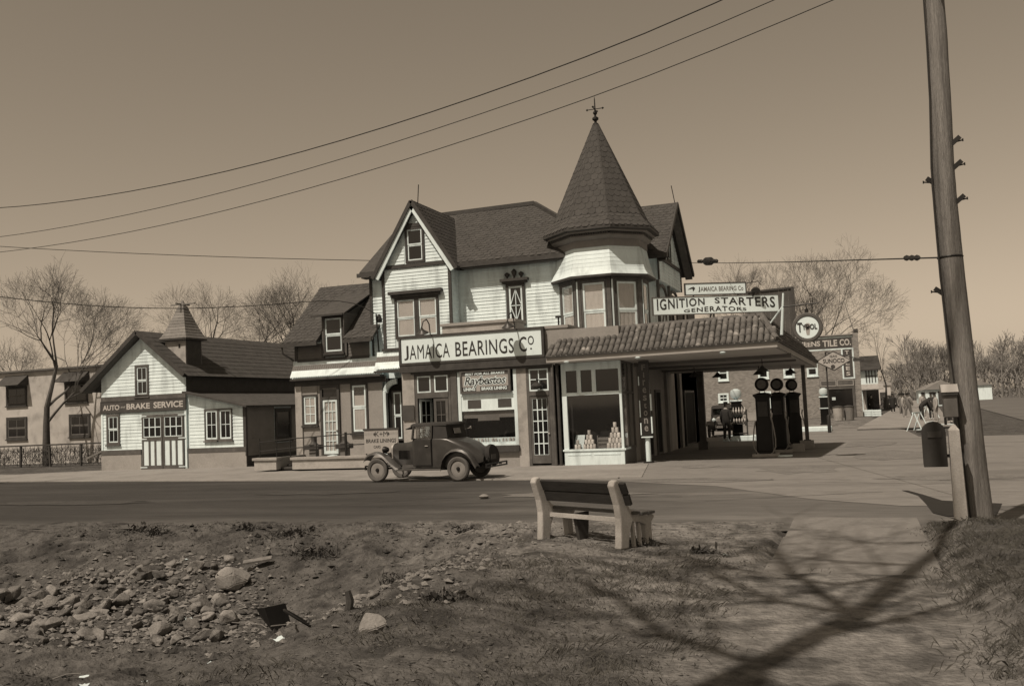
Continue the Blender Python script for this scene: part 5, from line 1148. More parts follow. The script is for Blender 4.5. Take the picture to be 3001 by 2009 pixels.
MB().prism(arch(.805, 1.08, .96, 1.56, 14.42), (0, .36, 0)).build('body', mailp, ml, bevel=.008)
MB().prism(arch(.79, 1.095, .955, 1.58, 14.4), (0, .03, 0)).build('front_plate', mailp, ml, bevel=.006)
MB().box(.86, 1.04, 14.385, 14.4, 1.36, 1.44).build('letter_flap', M('mailbox_flap', .05, .45, .2, 6), ml); MB().bar((1.1, 14.5, 1.1), (1.14, 14.5, 1.1), .1, .04).build('bracket', ironm, ml)
# ------------------------------------------------------------------ wires
def wire(pts, r, label, name='overhead_wire', gp='overhead wires'):
    P = [Vector(p) for p in pts]; out = []
    for i in range(len(P)-1):
        a, b, c, d = P[max(i-1, 0)], P[i], P[i+1], P[min(i+2, len(P)-1)]
        for j in range(4):
            t = j/4; out.append(.5*((2*b)+(c-a)*t+(2*a-5*b+4*c-d)*t*t+(3*b-a-3*c+d)*t**3))
    out.append(P[-1]); o = MB().tube(out, r, 5).build(name, wirem, smooth='all'); tag(o, label, 'wire', gp); return o
wire([(1.4, 14.85, 9.05), (-3.02, 15.88, 8.3), (-7.45, 16.75, 7.83), (-11.87, 17.62, 7.62), (-16.3, 18.5, 7.67), (-20.73, 19.38, 7.97), (-25.15, 20.25, 8.53), (-29.57, 21.12, 9.2), (-34, 22, 9.9)], .011, 'topmost of the three wires sweeping up to the right across the sky')
wire([(1.4, 14.85, 8.65), (-3.02, 15.88, 7.94), (-7.45, 16.75, 7.47), (-11.87, 17.62, 7.19), (-16.3, 18.5, 7.11), (-20.73, 19.38, 7.22), (-25.15, 20.25, 7.53), (-29.57, 21.12, 8.04), (-34, 22, 8.75)], .008, 'middle of the three wires sweeping up to the right across the sky')
wire([(1.4, 14.85, 8.25), (-3.02, 15.88, 7.55), (-7.45, 16.75, 7.06), (-11.87, 17.62, 6.77), (-16.3, 18.5, 6.68), (-20.73, 19.38, 6.8), (-25.15, 20.25, 7.11), (-29.57, 21.12, 7.61), (-34, 22, 8.32)], .008, 'lowest of the three wires sweeping up to the right across the sky')
wire([(-17.4, 33.2, 5.9), (-18.6, 32.4, 6.45), (-21.55, 30.47, 6.31), (-23.62, 29.06, 6.27), (-25.7, 27.65, 6.39), (-27.77, 26.24, 6.66), (-29.85, 24.82, 7.08), (-34, 22, 8.2)], .016, 'wire dipping past the garage cupola to the house wall')
wire([(-12, 46, 9.11), (-24.5, 46, 10.38), (-37, 46, 11.87), (-49.5, 46, 13.57), (-62, 46, 15.49)], .02, 'nearly level wire behind the house reaching the left edge of the picture')
sw1 = thing('strain_wire', 'wire with insulators running from the utility pole towards the right gable', 'wire', (1.3, 14.9, 3.9))
MB().tube([(1.22, 14.95, 3.9), (.01, 19.29, 4.55), (-1.28, 23.68, 5.21), (-3.85, 32.45, 6.56), (-6.43, 41.23, 7.95), (-9, 50, 9.37)], .012, 5).build('wire', wirem, sw1)
def on(t): return V(1.3, 14.9, 3.89).lerp(V(-9, 50, 9.37), t)
for t0, r in ((.03, .03), (.56, .05), (.66, .05)):
    for k in range(3): MB().lathe([(.0, -.12), (r, -.08), (r*1.6, 0), (r, .08), (0, .12)], on(t0+k*.006*(1 if r < .04 else 1.6)), 8, (-.26, .93, .14)).build('insulator', ironm, sw1, smooth=True)
MB().lathe([(.05, -.5), (.16, -.45), (.16, .45), (.05, .5)], on(.61), 10, (-.26, .93, .14)).build('coupling_case', ironm, sw1, smooth=True)
lp = thing('far_pole', 'utility pole standing beyond the left edge of the picture', 'utility pole', (-34, 22, 0))
MB().tube([(-34, 22, 0), (-34, 22, 10.5)], [.17, .12], 14).build('pole', polewood, lp, smooth='all')
MB().bar((-34, 21.2, 9.8), (-34, 22.8, 9.8), .1, .12).build('cross_arm', oldwood, lp)
# ------------------------------------------------------------------ brick tile store
random.seed(71)
bk = thing('brick_store', 'two-storey brick QUEENS TILE CO building beyond the filling station', 'building', (-8, 90, 0))
fbk = front(90.0)
mbk = bpy.data.materials.new('brickwork'); mbk.use_nodes = True; t_ = mbk.node_tree; pb = t_.nodes['Principled BSDF']; pb.inputs['Roughness'].default_value = .95
ge = t_.nodes.new('ShaderNodeNewGeometry'); sx = t_.nodes.new('ShaderNodeSeparateXYZ'); cx_ = t_.nodes.new('ShaderNodeCombineXYZ'); ad = t_.nodes.new('ShaderNodeMath'); ad.operation = 'ADD'
t_.links.new(ge.outputs['Position'], sx.inputs[0]); t_.links.new(sx.outputs[0], ad.inputs[0]); t_.links.new(sx.outputs[1], ad.inputs[1]); t_.links.new(ad.outputs[0], cx_.inputs[0]); t_.links.new(sx.outputs[2], cx_.inputs[1])
bt = t_.nodes.new('ShaderNodeTexBrick'); bt.inputs['Scale'].default_value = 2.3; bt.inputs['Color1'].default_value = (.14, .135, .128, 1); bt.inputs['Color2'].default_value = (.23, .222, .21, 1); bt.inputs['Mortar'].default_value = (.28, .27, .255, 1); bt.inputs['Mortar Size'].default_value = .015
t_.links.new(cx_.outputs[0], bt.inputs[0]); t_.links.new(bt.outputs[0], pb.inputs['Base Color'])
MB().box(-17, .1, 90, 106, 0, 7.35).build('wall', mbk, bk); MB().box(-.12, .32, 89.86, 106, 0, 7.5).build('corner_pier', mbk, bk)
MB().prism([V(-.05, 89.8, 7.5), V(.36, 89.8, 7.5), V(.34, 89.8, 7.75), V(0, 89.8, 7.75)], (0, 3, 0)).build('pier_cap', dark, bk)
MB().fb(fbk, -17, -.15, 7.26, 7.36, 0, .15).build('coping', concrete, bk)
sb = thing('wall_sign', 'dark painted QUEENS TILE CO band with white borders on the brick wall', 'sign', (-3, 89.9, 6))
bnd = M('painted_wall_band', .06, .9, .2, 1)
MB().fb(fbk, -6.0, -.22, 6.12, 7.06, .002, .012).fb(fbk, -1.05, -.3, 3.5, 5.98, .002, .012).build('dark_ground', bnd, sb)
MB().fb(fbk, -6.1, -.14, 7.06, 7.18, .002, .02).fb(fbk, -6.1, -.14, 6.0, 6.12, .002, .02).fb(fbk, -.26, -.14, 3.5, 6.0, .002, .02).fb(fbk, -1.18, -1.05, 3.5, 6.0, .002, .02).fb(fbk, -1.18, -.14, 3.38, 3.5, .002, .02).build('white_border', white, sb)
text(sb, fbk, 'QUEENS', -5.3, -2.9, 6.32, 6.88, cl, n=.02, bold=.03); text(sb, fbk, 'TILE', -2.7, -1.45, 6.32, 6.9, cl, n=.02, bold=.03); text(sb, fbk, 'CO.', -1.25, -.3, 6.34, 6.92, cl, n=.02, bold=.03)
for i, ch in enumerate('TILES'): z = 5.72-i*.47; text(sb, fbk, ch, -.86, -.52, z-.17, z+.17, cl, n=.02, bold=.03)
text(sb, fbk, 'FL', -4.2, -3.6, 5.2, 5.7, cl, n=.006, bold=.03)
for x, z0, z1, g_ in ((-14.15, 1.05, 2.55, ((2, 2), (1, 1))), (-11.7, 1.75, 2.6, ((2, 1), (2, 1))), (-7.9, 1.1, 2.6, ((2, 2), (2, 2))), (-14.3, 3.65, 5.1, ((1, 1), (1, 1))), (-11.6, 3.75, 5.2, ((1, 1), (1, 1))), (-8.0, 3.75, 5.2, ((1, 1), (1, 1))), (-5.75, 3.75, 5.2, ((1, 1), (1, 1))), (-3.72, 3.75, 5.2, ((1, 1), (1, 1)))):
    window(bk, fbk, x-.48, x+.48, z0, z1, .13, white, white, grid=g_, n=.0)
MB().fb(fbk, -12, -4.4, .0, .75, 0, .06).build('pale_base_course', concrete, bk)
mb = MB(); frame_boxes(mb, fbk, -3.15, -.25, .0, 2.7, .2, 0, .1, wb=.75); shp = mb.build('shop_window', brownp, bk); MB().fb(fbk, -2.95, -.45, .75, 2.5, .01, .03).build('pane', darkglass, shp); MB().fb(fbk, -2.2, -1.9, 1.55, 1.8, .031, .04).build('price_card', paper, shp)
MB().fb(fbk, -3.15, -.25, 2.7, 3.36, .0, .12).build('fascia_panel', brownp, shp); mb = MB(); frame_boxes(mb, fbk, -1.7, -.3, 2.78, 3.3, .06, .12, .14); frame_boxes(mb, fbk, -3.1, -1.75, 2.78, 3.3, .06, .12, .14); mb.build('panel_border', signgrey, shp)
MB().tube([(.05, 90.2, 7.4), (-.65, 90.2, 10.3)], [.05, .03], 6).build('roof_pole', oldwood, bk)
bb = thing('billboard', 'dark billboard seen from behind on the brick building roof', 'billboard', (-7, 98, 7.4))
fbb = front(98.0); 
for i in range(10): a = -9.9+i*.45; MB().fb(fbb, a, a+.44, 7.9, 12.55+.02*i, 0, .05).build('board', M('weathered_board', .075, .9, .2, 1.2, piece=.15), bb)
MB().bar((-10, 97.9, 12.62), (-5.3, 97.9, 12.75), .15, .18).bar((-5.42, 97.9, 7.3), (-5.42, 97.9, 12.7), .3, .25).bar((-9.8, 97.9, 7.3), (-9.8, 97.9, 12.6), .2, .2).build('frame', dark, bb)
# half-timbered shop and further buildings along the side street
sh = thing('half_timbered_shop', 'small white half-timbered shop with a dark roof past the brick building', 'shop', (1, 115, 0))
fsh = front(115.0); MB().box(-3, 2.2, 115, 126, 0, 4.75).build('wall', white, sh)
mb = MB(); 
for a in (.95, 1.25, 1.55, 1.9): mb.fb(fsh, a, a+.1, 3.2, 4.75, 0, .04)
mb.fb(fsh, .9, 2.2, 3.9, 4.0, .0, .035); mb.build('timbers', dark, sh)
slab([V(-3.3, 114.5, 4.7), V(2.5, 114.5, 4.7), V(2.5, 120, 6.4), V(-3.3, 120, 6.4)], .15).build('roof', M('far_roof', .05, .9, .2, 1), sh); slab([V(-3.3, 126, 4.7), V(2.5, 126, 4.7), V(2.5, 120, 6.4), V(-3.3, 120, 6.4)], .15).build('roof', M('far_roof', .05), sh)
slab([V(.3, 113.4, 2.5), V(2.7, 113.4, 2.5), V(2.7, 115, 3.05), V(.3, 115, 3.05)], .1).build('awning', signgrey, sh); MB().fb(fsh, .5, .85, 0, 2.6, 0, .3).build('pier', stuccol, sh); MB().fb(fsh, .9, 2.2, .1, 2.5, .0, .04).build('shop_window', darkglass, sh)
hd_ = thing('hedge_row', 'dark clipped hedge along the far pavement', 'hedge', (3, 132, 0))
mb = MB()
for i in range(900): p = V(2.6+random.random()*1.0+i/900*2.2, 128+i/900*34+random.random(), random.random()*1.5); d = V(random.uniform(-1, 1), random.uniform(-1, 1), random.uniform(-1, 1))*.25; e = V(random.uniform(-1, 1), random.uniform(-1, 1), random.uniform(-1, 1))*.25; mb.poly([p, p+d, p+e])
mb.build('leaves', bark, hd_, fix=False); MB().prism([V(2.9, 128, 0), V(3.4, 128, 0), V(5.6, 162, 0), V(5.1, 162, 0)], (0, 0, 1.25)).build('branches', bark, hd_)
cf = thing('cream_cottage', 'pale far building closing the view beyond the hedge', 'building', (4.4, 170, 0))
MB().box(2.5, 5.1, 170, 178, 0, 3.2).build('wall', cream, cf); MB().prism([V(2.3, 169.8, 3.2), V(5.3, 169.8, 3.2), V(5.3, 169.8, 3.6), V(3.8, 169.8, 4.0), V(2.3, 169.8, 3.6)], (0, 8, 0)).build('roof', signgrey, cf); MB().fb(front(170), 3.4, 4.4, 0, 2.1, 0, .05).build('door', dark, cf)
for i, (x, y, w_, h) in enumerate(((11.0, 160, 4.5, 3.2), (10.2, 135, 4, 3.3), (19, 190, 7, 4))):
    c = thing('white_cottage', ('far white gabled cottage in front of the wood', 'white gabled cottage just behind the grey pole box', 'farthest white cottage at the right by the wood')[i], 'house', (x, y, 0), group='white cottages by the wood')
    MB().box(x-w_/2, x+w_/2, y, y+6, 0, h*.65).build('wall', white, c); MB().prism([V(x-w_/2-.3, y-.3, h*.65), V(x+w_/2+.3, y-.3, h*.65), V(x, y-.3, h)], (0, 6.6, 0)).build('roof', M('grey_shingle_roof', .2, .9, .15, 1), c); MB().fb(front(y), x-.5, x+.4, .2, 1.9, 0, .04).build('door', dark, c)
# neighbouring filling station beyond the canopy
random.seed(72)
gp = thing('globe_pump', 'fuel pump with a white glass globe beside the brick store', 'fuel pump', (-2.1, 65, .12), group='pumps with white globes', local=True)
MB().loft([rr(.6, .5, 0), rr(.6, .5, .08), rr(.5, .42, .1), rr(.5, .42, 1.0), rr(.54, .46, 1.04), rr(.54, .46, 1.1), rr(.48, .4, 1.12), rr(.48, .4, 1.7), rr(.56, .46, 1.74), rr(.56, .46, 1.8)]).build('cabinet', pm, gp, smooth=True)
MB().box(-.29, .29, -.25, .25, 1.76, 1.84).box(-.28, .28, -.24, .24, 1.04, 1.09).build('pale_band', white, gp)
MB().lathe([(.08, 0), (.1, .05), (.24, .12), (.28, .28), (.24, .44), (.1, .52), (0, .53)], (0, 0, 1.84), 20).build('globe', globem, gp, smooth=True)
MB().tube([(.25, -.2, 1.6), (.42, -.3, 1.2), (.5, -.3, .8), (.4, -.28, .6), (.28, -.2, .9)], .025, 6).build('hose', darker, gp, smooth=True)
dup(gp, (-5.55, 47.2, .14), R(5), 'white-globed fuel pump beyond the canopy behind the bottle rack')
for x0, x1, y0, y1, lab in ((-4.3, -1.5, 56.0, 57.5, 'long white-painted island before the brick store'), (-6.2, -4.3, 46.6, 48.0, 'white-painted island under the pump beside the bottle rack')):
    t = MB().box(x0, x1, y0, y1, .01, .26).build('white_island', white, bevel=.03); tag(t, lab, 'pump island')
rk = thing('oil_bottle_rack', 'dark rack of oil bottles on the white island beyond the canopy', 'rack', (-5.4, 46.85, .26))
for z in (.1, .55, 1.0): MB().box(-5.75, -5.05, 46.7, 47.0, .26+z, .3+z).build('shelf', dark, rk)
for x in (-5.75, -5.08): MB().box(x, x+.04, 46.7, 47.0, .26, 1.5).build('upright', dark, rk)
btl = MB().lathe([(.0, 0), (.045, 0), (.045, .16), (.015, .24), (.015, .3), (0, .3)], (0, 0, 0), 8).mesh('oil_bottle', tinm, smooth=True)
for z in (.565, 1.015):
    for i in range(5):
        o = bpy.data.objects.new('oil_bottle', btl); COL.objects.link(o); o.location = (-5.66+i*.13, 46.82, z+.3); tag(o, 'small pale oil bottle on the upper shelf of the dark rack' if z > .8 else 'small pale oil bottle on the middle shelf of the dark rack', 'bottle', 'bottles in the rack')
sn = thing('diamond_sign', 'diamond-shaped SUNOCO sign with a dark border on a bracket', 'sign', (-1.2, 58, 2))
fsn2 = front(58.0); c = V(-1.2, 0, 0); zc = 3.95
dm = lambda a, b, n: [fsn2.P(-1.2-a, zc, n), fsn2.P(-1.2, zc-b, n), fsn2.P(-1.2+a, zc, n), fsn2.P(-1.2, zc+b, n)]
MB().prism(dm(1.0, .58, 0), (0, .08, 0)).build('border', dark, sn); MB().prism(dm(.9, .51, .02), (0, .02, 0)).build('face', M('pale_sign_face', .36, .7, .08, 2), sn)
text(sn, fsn2, 'SUNOCO', -1.78, -.6, 3.83, 4.08, ink, n=.03, bold=.02); text(sn, fsn2, 'GAS', -1.4, -1.0, 4.16, 4.28, ink, n=.03, bold=.01)
MB().lathe([(0, 0), (.12, 0), (.12, .01)], fsn2.P(-1.25, 3.62, .022), 14, (0, -1, 0)).build('emblem', dark, sn)
MB().tube([(-1.62, 58.2, 0), (-1.62, 58.2, 4.5)], .045, 8).tube([(-1.62, 58.1, 4.5), (.2, 58.2, 4.0)], .035, 6).bar((-.15, 58.1, 3.95), (.45, 58.1, 3.95), .12, .16).build('bracket', dark, sn)
for x, y, h, lab in ((-7.0, 45.2, 1.0, 'short dark bollard beside the canopy post'), (-1.55, 53.8, .95, 'short dark bollard at the right end of the long white island')):
    b = MB().lathe([(.09, 0), (.09, h-.06), (.05, h), (0, h)], (0, 0, 0), 10).build('bollard', ironm, smooth=True, loc=None); b.location = (x, y, .01); tag(b, lab, 'bollard', 'dark bollards')
for x, y, m, lab in ((-1.55, 79, stuccol, 'pale refuse bin in front of the brick store window'), (-.75, 79.5, oldwood, 'brown refuse bin beside the pale one')):
    t = thing('refuse_bin', lab, 'bin', (x, y, 0)); MB().lathe([(.34, 0), (.4, 1.0), (.42, 1.02), (.36, 1.02)], (x, y, 0), 14).build('drum', m, t, smooth=True); MB().lathe([(.43, 1.02), (.43, 1.08), (.1, 1.16), (0, 1.16)], (x, y, 0), 14).build('lid', dark, t, smooth=True)
for x, y, lab in ((.75, 86, 'small white crate by the brick corner pier'), (1.35, 85, 'white tub on the pavement past the brick corner')):
    t = thing('white_crate', lab, 'crate', (x, y, 0)); 
    for z in (.0, .2, .4): MB().box(x-.35, x+.35, y-.2, y+.2, .12+z*.9, .12+z*.9+.15).build('slat', white, t)
# barrier trestles and planks at the roadworks
def trestle(x, y, rz, lab):
    t = thing('trestle', lab, 'trestle', (x, y, .01), rz, group='white trestles at the roadworks', local=True)
    MB().box(-.7, .7, -.03, .03, .86, .95).build('rail', white, t)
    for sx_ in (-.5, .5):
        for sy in (-1, 1): MB().bar((sx_, sy*.02, .9), (sx_*1.15, sy*.38, 0), .055, .04).build('leg', white, t)
trestle(2.75, 52.9, R(70), 'nearest white trestle at the roadworks left of the mailbox'); trestle(4.6, 72, R(60), 'small far white trestle among the workers')
for i, (x, y, l, a) in enumerate(((3.2, 51.5, 1.2, 10), (2.9, 50, .8, 40), (4.4, 58, 1.5, -20), (4.2, 64, 1.1, 60))):
    o = MB().box(-l/2, l/2, -.15, .15, 0, .12).build('plank_pile', paper if i != 1 else dark); o.location = (x, y, .02); o.rotation_euler = (0, 0, R(a)); tag(o, ('pale planks lying beside the nearest trestle', 'dark timber lying on the road before the trestle', 'pale planks among the roadworks', 'short pale planks by the bending worker')[i], 'planks')
# ------------------------------------------------------------------ people
def person(x, y, rz, lab, pose='stand', cloth=None, hat=True, hgt_=1.72, low=None):
    cloth = cloth or clothd; t = thing('person', lab, 'person', (x, y, .1), rz, local=True); k = hgt_/1.72
    if pose == 'bend': hip, ch, nk, hdp = (0, 0, .92), (0, -.38, 1.12), (0, -.56, 1.1), (0, -.7, 1.02); han = [(-.2, -.62, .5), (.2, -.6, .55)]; elb = [(-.24, -.5, .82), (.24, -.48, .84)]
    elif pose == 'walk': hip, ch, nk, hdp = (0, 0, .93), (0, -.03, 1.3), (0, -.05, 1.47), (0, -.08, 1.62); han = [(-.26, -.22, .85), (.26, .2, .85)]; elb = [(-.25, -.02, 1.08), (.25, .08, 1.08)]
    else: hip, ch, nk, hdp = (0, 0, .93), (0, 0, 1.3), (0, 0, 1.47), (0, -.03, 1.62); han = [(-.27, -.08, .82), (.27, -.1, .82)]; elb = [(-.26, .02, 1.08), (.26, .02, 1.08)]
    st_ = .22 if pose == 'walk' else .03
    ft = [(-.11, -st_, .05), (.11, st_, .05)]; kn = [(-.11, -st_*.7-.04, .5), (.11, st_*.4-.04, .5)]
    def skel(r, head, ext):
        vs = [hip, tuple((a+b)/2 for a, b in zip(hip, ch)), ch, nk]; ed = [(0, 1), (1, 2), (2, 3)]; rd = [.15, .14, .17, .06]
        if head: vs += [hdp, (hdp[0], hdp[1], hdp[2]+.1)]; ed += [(3, 4), (4, 5)]; rd += [.095, .09]
        for s in (0, 1):
            sh_ = (ch[0]+(-.17, .17)[s], ch[1], ch[2]+.09); b = len(vs); vs += [sh_, elb[s], han[s]]; ed += [(2, b), (b, b+1), (b+1, b+2)]; rd += [.075, .055, .04]
            if ext: q = tuple(h+(h-e)*.22 for h, e in zip(han[s], elb[s])); vs.append(q); ed.append((b+2, b+3)); rd.append(.035)
            hp = (hip[0]+(-.1, .1)[s], hip[1], hip[2]-.06); b = len(vs); vs += [hp, kn[s], ft[s]]; ed += [(0, b), (b, b+1), (b+1, b+2)]; rd += [.1, .07, .055]
            if ext: vs.append((ft[s][0], ft[s][1]-.16, .03)); ed.append((b+2, b+3)); rd.append(.04)
        return [tuple(c*k for c in v) for v in vs], ed, [q*r*k for q in rd]
    def sk(name, mat, par, r, head, ext):
        vs, ed, rd = skel(r, head, ext); me = bpy.data.meshes.new(name); me.from_pydata(vs, ed, []); me.materials.append(mat)
        o = bpy.data.objects.new(name, me); COL.objects.link(o); o.parent = par; md = o.modifiers.new('skin', 'SKIN'); md.use_smooth_shade = True
        for i, q in enumerate(rd): me.skin_vertices[0].data[i].radius = (q, q)
        me.skin_vertices[0].data[0].use_root = True; s_ = o.modifiers.new('sub', 'SUBSURF'); s_.levels = 1; s_.render_levels = 1; return o
    b = sk('body', skin, t, 1, True, True); sk('clothes', cloth, b, 1.22, False, False)
    h = Vector(hdp)*k
    if hat: MB().lathe([(.19*k, .02), (.19*k, .035), (.1*k, .05), (.1*k, .13), (.0, .15)], h+V(0, 0, .05), 14).build('hat', darker, b, smooth=True)
    if low == 'coat': MB().lathe([(.2, 1.3), (.22, 1.0), (.26, .55), (.24, .5)], (0, 0, 0), 14, cap=False).build('coat', cloth, b, smooth=True)
    return t
person(1.15, 98, R(20), 'lone person in dark coat on the pavement past the brick corner', 'walk', clothd, low='coat')
person(3.0, 97, R(-10), 'left of two dark-coated people close together in mid-street', 'stand', clothd, low='coat')
person(3.6, 95, R(15), 'right of two dark-coated people close together in mid-street', 'walk', clothd, low='coat')
person(3.1, 77, R(80), 'worker in pale shirt and cap beside the far trestle', 'stand', clothl)
person(3.55, 79, R(-60), 'worker in grey clothes standing behind the pale-shirted one', 'walk', clothm)
person(3.75, 67, R(100), 'worker in dark clothes bending over left of the mailbox', 'bend', clothd, hgt_=1.85)
person(4.55, 69.5, R(-30), 'worker in dark clothes standing near the grey pole box', 'stand', clothd)
person(4.3, 74, R(40), 'worker in pale clothes behind the bending one', 'walk', clothl)
person(5.3, 78, R(-70), 'worker in grey farthest right among the roadworks', 'stand', clothm)
person(3.3, 86, R(30), 'worker in grey standing beyond the far trestle', 'stand', clothm)
person(4.0, 88, R(-40), 'worker in pale overalls in the middle of the crowd', 'walk', clothl)
person(4.9, 84, R(120), 'worker in dark clothes bending at the back of the crowd', 'bend', clothd)
person(5.2, 90, R(10), 'farthest pale-shirted worker at the back of the crowd', 'stand', clothl)
person(4.35, 63, R(-80), 'worker in pale shirt nearest the mailbox', 'stand', clothl)
person(5.0, 62.5, R(40), 'worker in dark jacket beside the pale-shirted one near the mailbox', 'walk', clothd)
person(-5.92, 46.0, R(160), 'person in dark overalls standing by the bottle rack beyond the canopy', 'stand', clothd)
# ------------------------------------------------------------------ bare trees
def bare_tree(name, label, x, y, h, seed, spread=.9, trunk_r=.2, levels=6, fork=.3, kids=3, loc_z=0., lean=(0, 0), single=None, twig=.0045, gp='bare trees'):
    rn = random.Random(seed); tb, cb_ = MB(), MB()
    def grow(p, d, ln, r, lv, mbx):
        n = 3 if lv > 2 else 2; pts = [p]; dd = d.copy(); q = p
        for i in range(n):
            dd = (dd+V(rn.uniform(-1, 1), rn.uniform(-1, 1), rn.uniform(-.5, .8))*(.04 if lv == levels else .16)).normalized(); q = q+dd*ln/n; pts.append(q)
        r1 = max(r*.62, twig); rs = [r+(r1-r)*i/n for i in range(n+1)]
        mbx.tube(pts, rs, 7 if lv >= levels-1 else (4 if lv > 2 else 3), cap=False)
        if lv <= 0: return
        k = kids+(1 if lv == levels-1 else 0)+(1 if lv <= 2 and rn.random() < .6 else 0)
        for i in range(k):
            if i == 0: b, at = dd, pts[-1]
            else: b, at = dd, pts[-1] if rn.random() < .45 else pts[-2].lerp(pts[-1], rn.random())
            a1 = rn.uniform(0, 6.283); ref = b.orthogonal().normalized(); ref = Matrix.Rotation(a1, 3, b) @ ref
            ang = (rn.uniform(.15, .4) if i == 0 else rn.uniform(.45, 1.0))*spread
            nd = (b*math.cos(ang)+ref*math.sin(ang)+V(0, 0, .1)).normalized()
            grow(at, nd, ln*rn.uniform(.66, .86), r1*(.95 if i == 0 else rn.uniform(.55, .8)), lv-1, cb_)
    base = V(0, 0, 0) if single is None else V(x, y, loc_z)
    grow(base, V(lean[0], lean[1], 1).normalized(), h*fork, trunk_r, levels, tb)
    if single is not None: return tb, cb_
    t = thing(name, label, 'tree', (x, y, loc_z), group=gp, local=True)
    tb.build('trunk', bark, t, smooth='all', fix=False); cb_.build('crown', twigm, t, fix=False); return t
bare_tree('bare_tree', 'broad bare tree rising behind the garage cupola', -44.5, 60, 16.5, 4, 1.0, .3, 7, .22, 3)
bare_tree('bare_tree', 'bare tree behind the garage ridge towards the house', -37.5, 60, 15.5, 9, .95, .26, 7, .22, 3)
bare_tree('bare_tree', 'bare tree with a dark trunk before the pale house', -42.9, 41.8, 8.2, 15, 1.0, .24, 7, .4, 3)
bare_tree('bare_tree', 'bare tree standing beyond the left edge behind the pale house', -60, 56, 11, 23, 1.0, .26, 6, .25, 3)
bare_tree('bare_tree', 'bare tree above the brick building roof', -5.2, 118, 20, 33, .95, .3, 7, .24, 3, twig=.008)
bare_tree('bare_tree', 'bare tree behind the billboard on the brick building', -12.5, 122, 21, 37, .9, .3, 7, .24, 3, twig=.008)
bare_tree('bare_tree', 'slender bare tree on the pavement past the half-timbered shop', 3.1, 126, 10, 44, 1.0, .16, 5, .3, 2, lean=(.1, 0), twig=.012)
bare_tree('bare_tree', 'tall bare tree rising above the far wood', 21, 235, 15, 51, .8, .25, 6, .25, 3, twig=.02)
wood = MB(); rw = random.Random(5)
for i in range(150):
    y = rw.uniform(205, 300); x = rw.uniform(.03, .33)*y+rw.uniform(0, 2); a, b = bare_tree('', '', x, y, rw.choice((9, 11, 12, 14, 17, 19))*rw.uniform(.85, 1.1)*(.75+.3*(x/y > .04)), 100+i, .8, .22, 4, .22, 3, single=True, twig=.035)
    for q in (a, b): o_ = len(wood.v); wood.v += q.v; wood.f += [tuple(k+o_ for k in f) for f in q.f]
for i in range(20):
    y = rw.uniform(85, 140); x = -rw.uniform(.75, 1.35)*y; a, b = bare_tree('', '', x, y, rw.uniform(6.5, 10), 200+i, .9, .25, 5, .25, 3, single=True, twig=.03)
    for q in (a, b): o_ = len(wood.v); wood.v += q.v; wood.f += [tuple(k+o_ for k in f) for f in q.f]
o = wood.build('woodland', M('hazed_bark', .17, .95, .2, 3), fix=False, kind='stuff'); o['label'] = 'distant bare woodland closing the view'; o['category'] = 'wood'  # bark of wood and brush paled to stand in for distance haze
us = MB()
for i in range(5500):
    y = rw.uniform(205, 300); x = rw.uniform(.015, .33)*y; z = rw.random()**1.3*5.5; p = V(x, y, z); d = V(rw.uniform(-1, 1), rw.uniform(-1, 1), rw.uniform(-.3, 1.4))*.7
    us.poly([p, p+d, p+d+V(.14, 0, .1), p+V(.14, 0, 0)])
o = us.build('undergrowth', M('hazed_bark', .17), fix=False, kind='stuff'); o['label'] = 'tangled brush at the foot of the far wood'; o['category'] = 'brush'
BPOS = [(-9.14, 12.41), (-9.12, 12.09), (-4.12, 7.58), (-6.62, 11.8), (-10.67, 11.03), (-9.65, 11.46)]
LITTER = [(-8.15, 13.32, 0.09, 'white scrap lying alone on the dirt slope'), (-1.69, 12.34, 0.12, 'white scrap on the pavement between the bench and the path'), (-8.96, 11.17, 0.12, 'white scrap beside the lower rubble'), (-4.95, 10.45, 0.08, 'pale scrap on the scatter below the bench'), (-11.19, 13.05, 0.12, 'crumpled white paper at the top of the rubble'), (-10.61, 13.15, 0.14, 'crumpled white paper beside the upper rubble')]
DEB = [(-7.1, 10.66), (-5.13, 8.04), (-4.73, 8.22), (-9.05, 12.97)]
# ------------------------------------------------------------------ the near bank: stones, rubble, grass
random.seed(91)
def rockmesh(seed, sub=2, rough=.35, flat=.7, name='stone', mat=None):
    bm = bmesh.new(); bmesh.ops.create_icosphere(bm, subdivisions=sub, radius=1); o = V(seed*3.1, seed*1.7, seed)
    for v in bm.verts:
        d = v.co.normalized(); f = 1+rough*noise.noise(d*1.3+o)+rough*.4*noise.noise(d*3.1+o)
        # chip a few planes
        for q in range(4):
            pn = Vector((math.sin(seed*5+q*2.1), math.cos(seed*3+q*1.3), math.sin(seed+q*2.7)*.7)).normalized(); t = d.dot(pn)*f
            if t > .72: f *= .72/t*1.0+.0
        v.co = d*f; v.co.z *= flat
    me = bpy.data.meshes.new(name); bm.to_mesh(me); bm.free(); me.materials.append(mat or stone)
    if sub > 2:
        for p in me.polygons: p.use_smooth = True
    return me
def put(me, x, y, s, rz, label, cat, gp=None, name='stone', sink=.3, tilt=0.):
    o = bpy.data.objects.new(name, me); COL.objects.link(o); s = s if isinstance(s, tuple) else (s, s, s)
    o.location = (x, y, hgt(x, y)+s[2]*.7*(1-2*sink)); o.scale = s; o.rotation_euler = (tilt, tilt*.5, rz); tag(o, label, cat, gp); return o
